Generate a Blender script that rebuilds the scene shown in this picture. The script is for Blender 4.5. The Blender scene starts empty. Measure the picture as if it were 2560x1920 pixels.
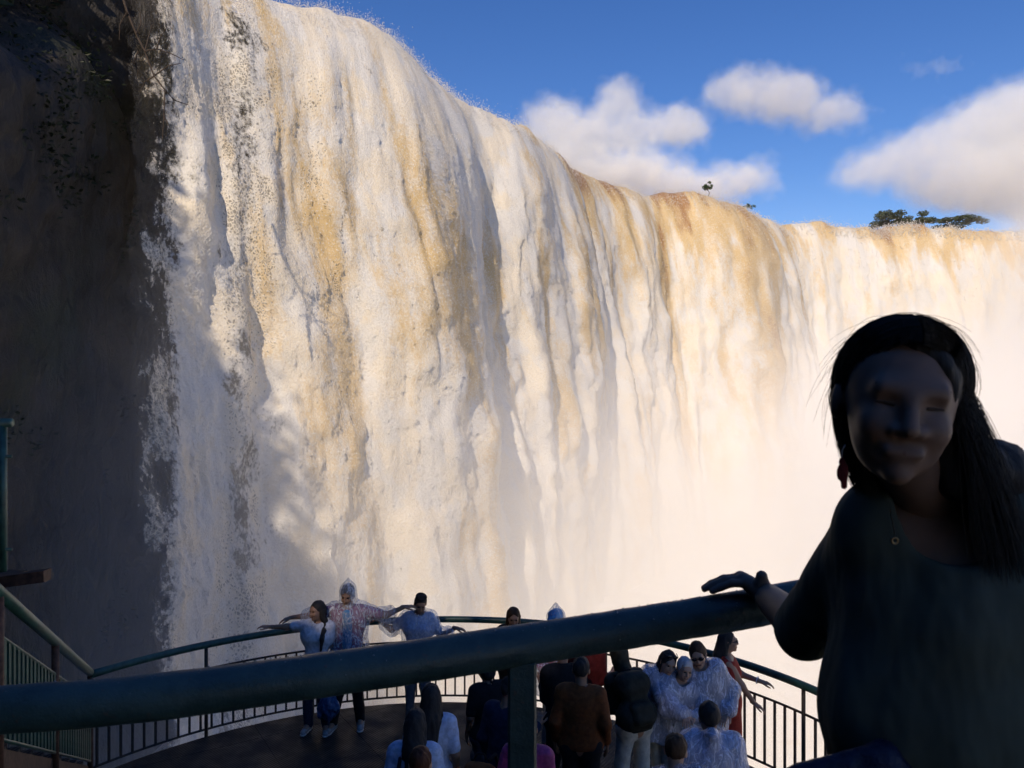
import bpy, bmesh, math, random, time
import numpy as np
from mathutils import Vector, Matrix

T0 = time.time()
SC = bpy.context.scene
COL = SC.collection
CAMZ = 4.2                      # eye height above the round lookout deck (deck top is z = 0)

# ------------------------------------------------------------------ camera, sky, sun, exposure
cam_d = bpy.data.cameras.new('camera'); cam = bpy.data.objects.new('camera', cam_d); COL.objects.link(cam)
cam.location = (0, 0, CAMZ); cam.rotation_euler = (math.radians(90), 0, 0)
cam_d.lens = 27.04; cam_d.sensor_width = 36; cam_d.clip_start = 0.05; cam_d.clip_end = 20000
cam_d.dof.use_dof = True; cam_d.dof.focus_distance = 12; cam_d.dof.aperture_fstop = 9
SC.camera = cam

SUN_DIR = Vector((-0.25, -0.75, 0.61)).normalized()        # towards the sun: behind and left of the viewer
sun_d = bpy.data.lights.new('sun', 'SUN'); sun = bpy.data.objects.new('sun', sun_d); COL.objects.link(sun)
sun_d.energy = 4.4; sun_d.angle = math.radians(0.53); sun_d.color = (1.0, 0.90, 0.77)
sun.rotation_euler = SUN_DIR.to_track_quat('Z', 'Y').to_euler()

W = bpy.data.worlds.new('World'); SC.world = W; W.use_nodes = True
def build_world():
    nt = W.node_tree; nt.nodes.clear(); N = nt.nodes; L = nt.links
    out = N.new('ShaderNodeOutputWorld'); bg = N.new('ShaderNodeBackground'); bg.inputs[1].default_value = 0.138
    sky = N.new('ShaderNodeTexSky'); sky.sky_type = 'NISHITA'; sky.sun_disc = False
    sky.sun_elevation = math.asin(SUN_DIR.z); sky.sun_rotation = math.atan2(SUN_DIR.x, SUN_DIR.y)
    sky.altitude = 0; sky.air_density = 1.0; sky.dust_density = 0.0; sky.ozone_density = 5.0
    hs = N.new('ShaderNodeHueSaturation'); hs.inputs['Saturation'].default_value = 1.24; hs.inputs['Hue'].default_value = .514; L.new(sky.outputs[0], hs.inputs['Color'])
    L.new(hs.outputs[0], bg.inputs[0]); L.new(bg.outputs[0], out.inputs[0])
build_world()

SC.view_settings.view_transform = 'Standard'; SC.view_settings.look = 'None'
SC.view_settings.exposure = 0.0; SC.view_settings.gamma = 1.0; SC.view_settings.use_curve_mapping = False
SC.view_settings.use_white_balance = True; SC.view_settings.white_balance_temperature = 7350; SC.view_settings.white_balance_tint = 12
SC.render.engine = 'CYCLES'
cy = SC.cycles
cy.use_denoising = True; cy.use_adaptive_sampling = True; cy.adaptive_threshold = 0.04
cy.max_bounces = 8; cy.diffuse_bounces = 4; cy.glossy_bounces = 2; cy.transmission_bounces = 4
cy.volume_bounces = 5; cy.transparent_max_bounces = 24
cy.volume_step_rate = 1.0; cy.volume_max_steps = 128
cy.caustics_reflective = False; cy.caustics_refractive = False
cy.sample_clamp_indirect = 4

# ------------------------------------------------------------------ small helpers
def at(x, y, d):
    """a point of the place from its bearing in the 2560 x 1920 photograph and its distance in metres"""
    return Vector(((x-1280)/1923*d, d, CAMZ-(y-960)/1923*d))

def tag(o, label=None, cat=None, group=None, kind=None):
    if label: o['label'] = label
    if cat: o['category'] = cat
    if group: o['group'] = group
    if kind: o['kind'] = kind
    return o

def link(o, parent=None):
    COL.objects.link(o)
    if parent is not None: o.parent = parent
    return o

def empty(name, loc=(0,0,0), rz=0.0):
    o = bpy.data.objects.new(name, None); COL.objects.link(o); o.location = loc; o.rotation_euler = (0,0,rz)
    o.empty_display_size = 0.2
    return o

def mesh_obj(name, verts, faces, mat, parent=None, smooth=True):
    """one mesh object from numpy / list data; faces may be an (n,3) or (n,4) array or ragged lists"""
    me = bpy.data.meshes.new(name)
    verts = np.asarray(verts, dtype=np.float32)
    if isinstance(faces, np.ndarray) and faces.ndim == 2:
        k = faces.shape[1]; nf = len(faces)
        me.vertices.add(len(verts)); me.vertices.foreach_set('co', verts.ravel())
        me.loops.add(nf*k); me.loops.foreach_set('vertex_index', faces.astype(np.int32).ravel())
        me.polygons.add(nf); me.polygons.foreach_set('loop_start', (np.arange(nf)*k).astype(np.int32))
        me.update(calc_edges=True)
    else:
        me.from_pydata([tuple(map(float, v)) for v in verts], [], [list(map(int, f)) for f in faces])
    me.polygons.foreach_set('use_smooth', [smooth]*len(me.polygons))
    me.update(); me.validate()
    if mat: me.materials.append(mat)
    o = bpy.data.objects.new(name, me)
    return link(o, parent)

def attr(o, name, data):
    a = o.data.attributes.new(name, 'FLOAT', 'POINT'); a.data.foreach_set('value', np.asarray(data, dtype=np.float32).ravel())

# ---- numpy value noise
def _hash(ix, iy, seed):
    h = (ix.astype(np.int64)*374761393 + iy.astype(np.int64)*668265263 + seed*1274126177) & 0xffffffff
    h = ((h ^ (h >> 13))*1274126177) & 0xffffffff
    h = h ^ (h >> 16)
    return (h & 0xffff).astype(np.float32)/32767.5 - 1.0
def vn(x, y, seed=0):
    x = np.asarray(x, dtype=np.float64); y = np.asarray(y, dtype=np.float64)
    ix = np.floor(x); iy = np.floor(y); fx = x-ix; fy = y-iy
    fx = fx*fx*fx*(fx*(fx*6-15)+10); fy = fy*fy*fy*(fy*(fy*6-15)+10)
    ix = ix.astype(np.int64); iy = iy.astype(np.int64)
    a = _hash(ix, iy, seed); b = _hash(ix+1, iy, seed); c = _hash(ix, iy+1, seed); d = _hash(ix+1, iy+1, seed)
    return a+(b-a)*fx+(c-a)*fy+(a-b-c+d)*fx*fy
def fbm(x, y, seed=0, oct=4, gain=.5):
    s = 0; a = 1; t = 0
    for o in range(oct):
        s = s+a*vn(x*2**o+o*17.3, y*2**o-o*9.1, seed+o*31); t += a; a *= gain
    return s/t
def sst(a, b, x):
    t = np.clip((x-a)/(b-a), 0, 1); return t*t*(3-2*t)

def _hash3(ix, iy, iz, seed):
    h = (ix*374761393+iy*668265263+iz*2147483647+seed*1274126177) & 0xffffffff
    h = ((h ^ (h >> 13))*1274126177) & 0xffffffff
    h = h ^ (h >> 16)
    return (h & 0xffff).astype(np.float32)/32767.5-1.0
def vn3(p, seed=0):
    i = np.floor(p).astype(np.int64); f = (p-i).astype(np.float32); f = f*f*(3-2*f); r = 0
    for a in (0, 1):
        for b in (0, 1):
            for c in (0, 1):
                w = (f[...,0] if a else 1-f[...,0])*(f[...,1] if b else 1-f[...,1])*(f[...,2] if c else 1-f[...,2])
                r = r+w*_hash3(i[...,0]+a, i[...,1]+b, i[...,2]+c, seed)
    return r
def fbm3(p, seed=0, oct=3, gain=.5):
    s = 0; a = 1; t = 0
    for o in range(oct):
        s = s+a*vn3(p*2**o+o*7.7, seed+o*13); t += a; a *= gain
    return s/t

def surface_nets(S, origin, h):
    """the zero surface of a sampled distance field as one closed quad mesh"""
    ins = S < 0
    c = [ins[a:ins.shape[0]-1+a, b:ins.shape[1]-1+b, d:ins.shape[2]-1+d] for a in (0,1) for b in (0,1) for d in (0,1)]
    cnt = sum(x.astype(np.int8) for x in c); mask = (cnt > 0) & (cnt < 8)
    ci = np.argwhere(mask)
    if len(ci) == 0: return np.zeros((0,3)), np.zeros((0,4), int)
    idx = np.full(mask.shape, -1, np.int64); idx[mask] = np.arange(len(ci))
    acc = np.zeros((len(ci), 3)); k = np.zeros(len(ci))
    offs = [(a,b,d) for a in (0,1) for b in (0,1) for d in (0,1)]
    val = {o: S[ci[:,0]+o[0], ci[:,1]+o[1], ci[:,2]+o[2]] for o in offs}
    for o in offs:
        for ax in range(3):
            if o[ax] == 0:
                q = list(o); q[ax] = 1; q = tuple(q); a, b = val[o], val[q]
                x = (a < 0) != (b < 0)
                t = np.where(x, a/np.where(x, a-b, 1), 0)
                p = np.array(o, float)[None]+0*acc; p[:,ax] += t
                acc += p*x[:,None]; k += x
    V = (ci+acc/k[:,None])*h+np.asarray(origin)
    F = []
    for ax in range(3):
        b, d = [(1,2),(2,0),(0,1)][ax]
        sl0 = [slice(None)]*3; sl1 = [slice(None)]*3; sl0[ax] = slice(0,-1); sl1[ax] = slice(1,None)
        for q in (b, d): sl0[q] = slice(1,-1); sl1[q] = slice(1,-1)
        A = ins[tuple(sl0)]; B = ins[tuple(sl1)]
        for flip, mk in ((False, A & ~B), (True, ~A & B)):
            e = np.argwhere(mk)
            if len(e) == 0: continue
            off = np.zeros(3, int); off[b] = 1; off[d] = 1; e = e+off
            def cell(db, dd):
                w = e.copy(); w[:,b] += db; w[:,d] += dd; return idx[w[:,0], w[:,1], w[:,2]]
            quad = np.stack([cell(-1,-1), cell(0,-1), cell(0,0), cell(-1,0)], -1)
            F.append(quad[:, ::-1] if flip else quad)
    return V, np.concatenate(F)

# ---- materials
class MatB:
    def __init__(s, name):
        s.m = bpy.data.materials.new(name); s.m.use_nodes = True; s.nt = s.m.node_tree; s.N = s.nt.nodes; s.N.clear()
        s.out = s.N.new('ShaderNodeOutputMaterial')
    def n(s, t, **kw):
        n = s.N.new(t)
        for k, v in kw.items(): setattr(n, k, v)
        return n
    def l(s, a, b): s.nt.links.new(a, b)
    def math(s, op, a, b=None, c=None, clamp=False):
        n = s.N.new('ShaderNodeMath'); n.operation = op; n.use_clamp = clamp
        for i, v in enumerate((a, b, c)):
            if v is None: continue
            if isinstance(v, (int, float)): n.inputs[i].default_value = v
            else: s.l(v, n.inputs[i])
        return n.outputs[0]
    def mr(s, src, a, b, c, d, t='SMOOTHSTEP'):
        n = s.N.new('ShaderNodeMapRange'); n.interpolation_type = t
        for i, v in enumerate((a, b, c, d)): n.inputs[i+1].default_value = v
        s.l(src, n.inputs[0]); return n.outputs[0]
    def mixc(s, f, a, b):
        n = s.N.new('ShaderNodeMix'); n.data_type = 'RGBA'
        for i, v in ((0, f), (6, a), (7, b)):
            if isinstance(v, (tuple, list)): n.inputs[i].default_value = (*v[:3], 1)
            elif isinstance(v, (int, float)): n.inputs[i].default_value = v
            else: s.l(v, n.inputs[i])
        return n.outputs[2]
    def noise(s, vec, scale, det=3, rough=.55, dist=0):
        n = s.N.new('ShaderNodeTexNoise'); n.inputs['Scale'].default_value = scale; n.inputs['Detail'].default_value = det
        n.inputs['Roughness'].default_value = rough; n.inputs['Distortion'].default_value = dist
        if vec is not None: s.l(vec, n.inputs['Vector'])
        return n.outputs['Fac']
    def coord(s, kind='Object', scale=None):
        t = s.N.new('ShaderNodeTexCoord'); v = t.outputs[kind]
        if scale is not None:
            mp = s.N.new('ShaderNodeMapping'); mp.inputs['Scale'].default_value = scale; s.l(v, mp.inputs['Vector']); v = mp.outputs[0]
        return v
    def bump(s, h, strength, dist):
        b = s.N.new('ShaderNodeBump'); b.inputs['Strength'].default_value = strength; b.inputs['Distance'].default_value = dist
        s.l(h, b.inputs['Height']); return b.outputs[0]
    def pbsdf(s, col, rough=.5, spec=.5, metal=0, normal=None, **kw):
        p = s.N.new('ShaderNodeBsdfPrincipled')
        def put(k, v):
            if isinstance(v, (int, float)): p.inputs[k].default_value = v
            elif isinstance(v, (tuple, list)): p.inputs[k].default_value = (*v[:3], 1)
            else: s.l(v, p.inputs[k])
        put('Base Color', col); put('Roughness', rough); put('Specular IOR Level', spec); put('Metallic', metal)
        if normal is not None: s.l(normal, p.inputs['Normal'])
        for k, v in kw.items(): put(k, v)
        return p
    def done(s, shader, vol=False):
        s.l(shader.outputs[0] if hasattr(shader, 'outputs') else shader, s.out.inputs[1 if vol else 0]); return s.m

def simple_mat(name, col, rough=.6, spec=.4, var=.25, scale=30, bump=.15, bd=.004, metal=0):
    b = MatB(name); v = b.coord('Object')
    n = b.noise(v, scale, 4, .6)
    f = b.mr(n, .3, .7, 0, 1)
    c = b.mixc(f, tuple(x*(1-var) for x in col), tuple(min(1, x*(1+var)) for x in col))
    return b.done(b.pbsdf(c, rough, spec, metal, b.bump(n, bump, bd)))

# ================================================================== THE SETTING
# ---- the lip of the falls in plan; the water leaves it at right angles and falls in a parabola
LIP = np.array([(-21.6,26.6),(-17.4,33.2),(-12.6,39.6),(-8.3,43.8),(-5.9,47.5),(-3.6,53.2),(-1.5,55.6),(1.6,61.4),(3.8,66.5),(7.6,74.2),(15.2,81.2),(22.7,83.2),
                (29.5,91.5),(36,97),(57,98.5),(82,100),(112,108)], dtype=np.float64)
LIPZ = CAMZ+20.0
BASEZ = CAMZ-17.5
def catmull(P, n):
    out = []
    Q = np.vstack([2*P[0]-P[1], P, 2*P[-1]-P[-2]])
    for i in range(1, len(Q)-2):
        t = np.linspace(0, 1, n, endpoint=False)[:, None]
        a, b, c, d = Q[i-1], Q[i], Q[i+1], Q[i+2]
        out.append(.5*((2*b)+(-a+c)*t+(2*a-5*b+4*c-d)*t*t+(-a+3*b-3*c+d)*t**3))
    out.append(P[-1][None]); return np.vstack(out)
lip_f = catmull(LIP, 60)
seg = np.linalg.norm(np.diff(lip_f, axis=0), axis=1); arc = np.concatenate([[0], np.cumsum(seg)])
def lip_at(u):
    return np.stack([np.interp(u, arc, lip_f[:,0]), np.interp(u, arc, lip_f[:,1])], -1)
def lip_n(u, w=5.0):
    t = lip_at(u+w)-lip_at(u-w); t /= np.linalg.norm(t, axis=-1, keepdims=True)+1e-9
    return np.stack([t[...,1], -t[...,0]], -1)
def u_of_x(px):     # arc length where the lip is seen at photo column px
    b = (lip_f[:,0]/lip_f[:,1])*1923+1280
    return float(np.interp(px, b, arc))

def water_material():
    b = MatB('falling_water')
    uvn = b.n('ShaderNodeUVMap'); uv = uvn.outputs[0]
    br = b.n('ShaderNodeAttribute', attribute_name='brown').outputs['Fac']
    th = b.n('ShaderNodeAttribute', attribute_name='thin').outputs['Fac']
    def mapped(sx, sy):
        mp = b.n('ShaderNodeMapping'); mp.inputs['Scale'].default_value = (sx, sy, 1); b.l(uv, mp.inputs['Vector']); return mp.outputs[0]
    n1 = b.n('ShaderNodeAttribute', attribute_name='patch').outputs['Fac']
    n2 = b.noise(mapped(7, 3.2), 1, 2, .75)
    n5 = b.noise(mapped(13, 9), 1, 1, .6)
    k = b.math('ADD', br, b.math('MULTIPLY_ADD', n2, .42, -.21))
    k = b.math('ADD', k, b.math('MULTIPLY_ADD', n1, .4, -.20), clamp=True)
    cool = b.mr(b.n('ShaderNodeAttribute', attribute_name='gaps').outputs['Fac'], .36, .64, 0, 1)
    c0 = b.mixc(cool, (.81, .79, .74), (.87, .79, .65))
    c1 = b.mixc(b.mr(k, .12, .55, 0, 1), c0, (.74, .54, .27))
    c2 = b.mixc(b.mr(k, .55, 1.0, 0, 1), c1, (.42, .22, .085))
    c2 = b.mixc(b.mr(n5, .54, .74, 0, .75), c2, (.92, .89, .84))
    dk = b.math('MULTIPLY', b.mr(n5, .46, .30, 0, 1), b.mr(n1, .35, .62, 1, .1))
    c2 = b.mixc(b.math('MULTIPLY', dk, .30), c2, (.40, .35, .28))
    sf = b.n('ShaderNodeAttribute', attribute_name='soft').outputs['Vector']; ge = b.n('ShaderNodeNewGeometry').outputs['Normal']
    vmx = b.n('ShaderNodeMix', data_type='VECTOR'); vmx.inputs[0].default_value = .70; b.l(ge, vmx.inputs[4]); b.l(sf, vmx.inputs[5])
    vnz = b.n('ShaderNodeVectorMath', operation='NORMALIZE'); b.l(vmx.outputs[1], vnz.inputs[0])
    bp = b.n('ShaderNodeBump'); bp.inputs['Strength'].default_value = .4; bp.inputs['Distance'].default_value = .08; b.l(n5, bp.inputs['Height']); b.l(vnz.outputs[0], bp.inputs['Normal'])
    nor = bp.outputs[0]
    p = b.pbsdf(c2, b.mr(k, 0, 1, .6, .35), .3, 0, nor)
    tr = b.n('ShaderNodeBsdfTranslucent'); b.l(c2, tr.inputs[0]); b.l(nor, tr.inputs['Normal'])
    mx = b.n('ShaderNodeMixShader'); mx.inputs[0].default_value = .25; b.l(p.outputs[0], mx.inputs[1]); b.l(tr.outputs[0], mx.inputs[2])
    # the thin curtain at the near end is a lace of foam with open cells
    wn = b.n('ShaderNodeTexNoise'); wn.inputs['Scale'].default_value = 1; wn.inputs['Detail'].default_value = 1; b.l(mapped(5, 4), wn.inputs['Vector'])
    ad = b.n('ShaderNodeVectorMath', operation='MULTIPLY_ADD'); b.l(wn.outputs['Color'], ad.inputs[0]); ad.inputs[1].default_value = (1.5, 1.5, 0); b.l(mapped(9.5, 6.5), ad.inputs[2])
    vo = b.n('ShaderNodeTexVoronoi', feature='DISTANCE_TO_EDGE'); b.l(ad.outputs[0], vo.inputs['Vector']); vo.inputs['Scale'].default_value = 1
    n3 = b.n('ShaderNodeAttribute', attribute_name='gaps').outputs['Fac']
    lim = b.math('MULTIPLY_ADD', n3, -.9, .97)
    lim = b.math('ADD', lim, b.math('MULTIPLY_ADD', th, -.52, 0))
    lim = b.math('MAXIMUM', lim, .075)
    n4 = b.noise(mapped(14, 11), 1, 1, .7)
    e = b.math('ADD', vo.outputs['Distance'], b.math('MULTIPLY_ADD', n4, .28, -.14))
    hole = b.math('SUBTRACT', e, lim)
    hole = b.mr(hole, -.02, .10, 0, 1)
    hole = b.math('MULTIPLY', hole, b.mr(th, .05, .35, 0, .55))
    fade = b.n('ShaderNodeAttribute', attribute_name='fade').outputs['Fac']
    n6 = b.noise(mapped(5.5, 3.0), 1, 4, .75)
    gp = b.n('ShaderNodeAttribute', attribute_name='gaps').outputs['Fac']
    nm = b.math('ADD', b.math('MULTIPLY_ADD', n6, 1.5, -.25), b.math('MULTIPLY_ADD', gp, 1.2, -.6))
    fd = b.mr(b.math('SUBTRACT', b.math('MULTIPLY', fade, 1.12), nm), -.20, .30, 0, .96)
    hole = b.math('MAXIMUM', hole, fd)
    tp = b.n('ShaderNodeBsdfTransparent'); m2 = b.n('ShaderNodeMixShader'); b.l(hole, m2.inputs[0]); b.l(mx.outputs[0], m2.inputs[1]); b.l(tp.outputs[0], m2.inputs[2])
    lace = b.done(m2)
    # the thick curtain further along: the same water without openings
    b2 = lace.copy(); b2.name = 'thick_water'; nt = b2.node_tree
    o2 = [x for x in nt.nodes if x.type == 'OUTPUT_MATERIAL'][0]; ms = o2.inputs[0].links[0].from_node; mxn = ms.inputs[1].links[0].from_node
    nt.links.new(mxn.outputs[0], o2.inputs[0])
    return lace, b2

def build_falls():
    # columns: spaced evenly as seen, so the far falls are not over-sampled
    bear = lip_f[:,0]/lip_f[:,1]
    NU, NV = 1150, 540
    w = np.concatenate([[0], np.cumsum(np.maximum(np.abs(np.diff(np.arctan(bear))), 0.0004)+seg*0.0025)])
    u = np.interp(np.linspace(0, w[-1], NU), w, arc)
    drop = np.concatenate([np.linspace(0, 1, NV-30)**1.25*(LIPZ-BASEZ)])
    U, D = np.meshgrid(u, np.concatenate([np.zeros(30), drop]))
    back = np.concatenate([np.linspace(7, 0.25, 30), np.zeros(NV-30)])[:, None]*np.ones_like(U)
    S = D-back
    Pl = lip_at(U); n = lip_n(U)
    Uw = U+1.0*fbm(U/4.2, S/9, 3, 3)*np.clip(S/8, 0, 1)
    tt = np.sqrt(2*np.maximum(D, 0)/9.8)
    hump = np.exp(-((U-u_of_x(1730))/11)**2)
    v0 = 3.4+1.3*fbm(Uw/11, S/60, 5, 3)+.50*vn(Uw/3.1, S/15, 8)+.24*vn(Uw/1.25, S/6, 9)+1.0*hump
    v0 = np.maximum(v0, 1.2)
    outw = v0*3.2*(1-np.exp(-tt/3.2))
    ramp = np.clip(S/7, 0, 1); r2 = np.clip(S/18, 0, 1)
    bil = lambda x, y, s, o: np.sqrt(fbm(x, y, s, o)**2+.012)
    rng = np.random.default_rng(3); grain = rng.normal(0, 1, U.shape)
    strand = fbm(Uw/.34, S/2.6, 25, 3, .6)
    clump = (.55*bil(Uw/4.2, S/8, 21, 3)*ramp+.30*bil(Uw/1.7, S/3.6+1.1*r2, 22, 3)*(.2+.8*ramp)
             +.10*fbm(Uw/.62, S/2.2, 23, 2)*(.25+.75*ramp)+.85*bil(Uw/3.2, S/3.8, 29, 4)*r2**1.5)
    clump += .06*strand*(.3+.7*ramp)+.035*vn(Uw/.2, S/.26, 24)*(.35+.65*ramp)+(.014+.012*r2)*grain*(.25+.75*ramp)
    soft = outw+.5*np.sqrt(fbm(Uw/4.2, S/8, 21, 3)**2+.05)*ramp+.05*strand+.45*np.sqrt(fbm(Uw/3.2, S/3.8, 29, 3)**2+.05)*r2**1.5+.25*fbm(Uw/1.7, S/3.6, 22, 2)*ramp
    outw = outw+clump*.95-.25
    z = LIPZ-D+.16*fbm(U/3, back/2+S*0, 33, 3)*(back < 7)*np.exp(-np.maximum(D,0)/1.2)
    z += np.where(D <= 0, .012*back**2*0+.06*back, 0)
    z += .7*(fbm(U/7, U*0, 35, 2)-.1)*np.exp(-np.maximum(D,0)/5)+.5*fbm(U/1.9, S/6, 36, 3)*np.exp(-np.maximum(D,0)/2)
    x = Pl[...,0]+n[...,0]*(outw-back); y = Pl[...,1]+n[...,1]*(outw-back)
    V = np.stack([x, y, z], -1).reshape(-1, 3)
    G = np.stack([Pl[...,0]+n[...,0]*(soft-back), Pl[...,1]+n[...,1]*(soft-back), z], -1)
    for _ in range(2): G[1:-1,1:-1] = (G[1:-1,1:-1]*2+G[:-2,1:-1]+G[2:,1:-1]+G[1:-1,:-2]+G[1:-1,2:])/6
    gn = np.cross(np.gradient(G, axis=0), np.gradient(G, axis=1)); gn /= np.linalg.norm(gn, axis=-1, keepdims=True)+1e-9
    gn *= np.sign(np.sum(gn*np.concatenate([n, np.full(n.shape[:2]+(1,), .35)], -1), -1, keepdims=True)+1e-9)
    i = np.arange(NV*NU).reshape(NV, NU)
    F = np.stack([i[:-1,:-1].ravel(), i[1:,:-1].ravel(), i[1:,1:].ravel(), i[:-1,1:].ravel()], -1)
    pv = V[:,0]/V[:,1]*1923+1280; sflat = S.ravel()
    edge = 334+10*vn(sflat/1.6, sflat*0, 52)+9*vn(sflat/.5, sflat*0+U.ravel()/.5, 53)
    ok = (pv > edge)[F].any(1); F = F[ok]
    lace, thick = water_material()
    o = mesh_obj('waterfall', V, F, lace); o.data.materials.append(thick)
    o.data.polygons.foreach_set('material_index', (pv[F[:,0]] > 1000).astype(np.int32))
    pv = pv.reshape(S.shape)
    # colour of the water: silty brown where it is still smooth, whiter where it has broken up
    px = (Pl[...,0]/Pl[...,1])*1923+1280
    far = sst(1900, 2050, px)
    tan = .5+.5*fbm(Uw/3.4, S/15, 41, 4, .6)
    brown = .56*sst(.34, .86, tan)+.16*strand*(1-.5*r2)+.10*fbm(Uw/1.1, S/2.4, 44, 3)
    brown += .50*np.exp(-np.maximum(S,0)/(3.0+2.0*far))*sst(-.35, .5, vn(U/4.5, S/6, 43)+.25*vn(U/1.4, S/4, 45))
    brown += hump*(.30*np.exp(-np.maximum(S,0)/26)+.30*np.exp(-np.maximum(S,0)/5))*sst(-.5, .45, fbm(Uw/2.0, S/12, 46, 3))
    brown += .10*sst(1250, 1500, px)*(1-far)-.14*(1-sst(420, 760, px))-.20*far*sst(2, 7, S)-.06*r2+.0
    px0 = px; px = pv
    thin = (1-sst(640, 800, px))*(.42+.25*fbm(U/1.6, S/9, 51, 2))
    thin += .36*np.exp(-((px-600)/62)**2)+.34*np.exp(-((px-415)/45)**2)-.75*np.exp(-((px-492)/42)**2)
    thin -= .25*r2
    thin = np.maximum(thin, .30*(fbm(Uw/2.4, S/7, 54, 3)+.12)*2.2*(1-sst(820, 990, px)))
    px = px0
    attr(o, 'brown', np.clip(brown, 0, 1)); attr(o, 'thin', np.clip(thin, 0, 1.2))
    av = o.data.attributes.new('soft', 'FLOAT_VECTOR', 'POINT'); av.data.foreach_set('vector', gn.astype(np.float32).ravel())
    attr(o, 'fade', np.clip((1-np.clip((pv-328)/230, 0, 1))**1.2+.34*np.exp(-((pv-600)/60)**2)-.45*np.exp(-((pv-490)/45)**2), 0, 1))
    attr(o, 'patch', .5+.5*fbm(U*1.6, S*.75, 301, 5, .65)); attr(o, 'gaps', .5+.5*fbm(U*1.1, S*.55, 302, 4, .6))
    uvl = o.data.uv_layers.new(name='UVMap')
    uvv = np.stack([Uw, S], -1).reshape(-1, 2)[F.ravel()].astype(np.float32)
    uvl.data.foreach_set('uv', uvv.ravel())
    tag(o, 'huge curtain of brown and white water pouring over the rock edge', 'waterfall')
    return V.reshape(NV, NU, 3), n, S, U, D, px
FV, FN, FS, FU, FD, FPX = build_falls()
print('falls', round(time.time()-T0, 1))

# ---- spray: loose clots of foam thrown off the curtain and its edge
def build_spray():
    rng = np.random.default_rng(7)
    b = MatB('foam_clots'); d = b.n('ShaderNodeBsdfDiffuse'); d.inputs[0].default_value = (.88, .85, .80, 1)
    t = b.n('ShaderNodeBsdfTranslucent'); t.inputs[0].default_value = (.88, .85, .80, 1)
    mx = b.n('ShaderNodeMixShader'); mx.inputs[0].default_value = .35; b.l(d.outputs[0], mx.inputs[1]); b.l(t.outputs[0], mx.inputs[2]); m = b.done(mx)
    NV, NU = FS.shape
    n = 150000
    # more at the lip
    r = np.where(rng.random(n) < .42, rng.integers(14, 75, n), rng.integers(30, NV-1, n)); c = rng.integers(0, NU, n)
    keep = rng.random(n) < (.30+.9*np.clip(fbm(FU[r, c]/3, FS[r, c]/6, 61, 3)+.2, 0, 1)); r = r[keep]; c = c[keep]; n = len(r)
    P = FV[r, c].copy(); k = P[:,0]/P[:,1]*1923+1280 > 365+rng.exponential(40, len(P)); r = r[k]; c = c[k]; P = P[k]; n = len(r); N = FN[r, c]
    dist = np.linalg.norm(P-np.array([0, 0, CAMZ]), axis=1)
    lift = rng.exponential(.18, n)*(.4+.6*np.clip(FS[r, c]/8, 0, 1)); up = rng.exponential(.15, n)*(r < 80)
    P[:,0] += N[:,0]*lift; P[:,1] += N[:,1]*lift; P[:,2] += up+rng.normal(0, .1, n)
    P += rng.normal(0, .05, (n, 3))
    s = dist*.00030*rng.uniform(.3, 1.2, n)
    base = np.array([(1,1,1),(1,-1,-1),(-1,1,-1),(-1,-1,1)], float)
    ang = rng.random((n, 3))*6.28
    ca, sa = np.cos(ang), np.sin(ang)
    B = np.repeat(base[None], n, 0)
    x, y, z = B[...,0].copy(), B[...,1].copy(), B[...,2].copy()
    x, y = x*ca[:,:1]-y*sa[:,:1], x*sa[:,:1]+y*ca[:,:1]
    y, z = y*ca[:,1:2]-z*sa[:,1:2], y*sa[:,1:2]+z*ca[:,1:2]
    Vt = P[:,None]+np.stack([x, y, z*1.5], -1)*s[:,None,None]
    i = np.arange(n)[:,None]*4
    F = np.concatenate([i+np.array([f]) for f in ((0,1,2),(0,3,1),(0,2,3),(1,3,2))])
    o = mesh_obj('spray', Vt.reshape(-1, 3), F, m, None, True)
    tag(o, 'loose white droplets and clots flying off the falling water', 'spray', kind='stuff')
build_spray()

# ---- the rock the water falls over and the gorge wall on the near side
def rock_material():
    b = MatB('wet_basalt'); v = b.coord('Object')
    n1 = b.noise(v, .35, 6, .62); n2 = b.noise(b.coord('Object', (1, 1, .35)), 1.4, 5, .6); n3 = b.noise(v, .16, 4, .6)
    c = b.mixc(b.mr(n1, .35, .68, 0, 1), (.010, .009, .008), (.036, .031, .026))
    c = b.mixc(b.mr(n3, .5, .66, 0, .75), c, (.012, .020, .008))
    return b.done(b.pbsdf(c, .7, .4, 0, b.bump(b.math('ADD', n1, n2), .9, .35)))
ROCK = rock_material()
def build_rock_face():
    u = np.linspace(0, arc[-1], 420); zz = np.linspace(LIPZ-.6, BASEZ-3, 110)
    U, Z = np.meshgrid(u, zz); P = lip_at(U); n = lip_n(U)
    off = -1.7+1.1*fbm(U/5, Z/4, 71, 4)+.5*np.round(2*vn(U/9, Z/3, 72))*.5
    V = np.stack([P[...,0]+n[...,0]*off, P[...,1]+n[...,1]*off, Z], -1).reshape(-1, 3)
    i = np.arange(U.size).reshape(U.shape)
    F = np.stack([i[:-1,:-1].ravel(), i[1:,:-1].ravel(), i[1:,1:].ravel(), i[:-1,1:].ravel()], -1)
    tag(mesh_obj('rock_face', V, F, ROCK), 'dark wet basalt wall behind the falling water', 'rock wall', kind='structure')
build_rock_face()

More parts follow.
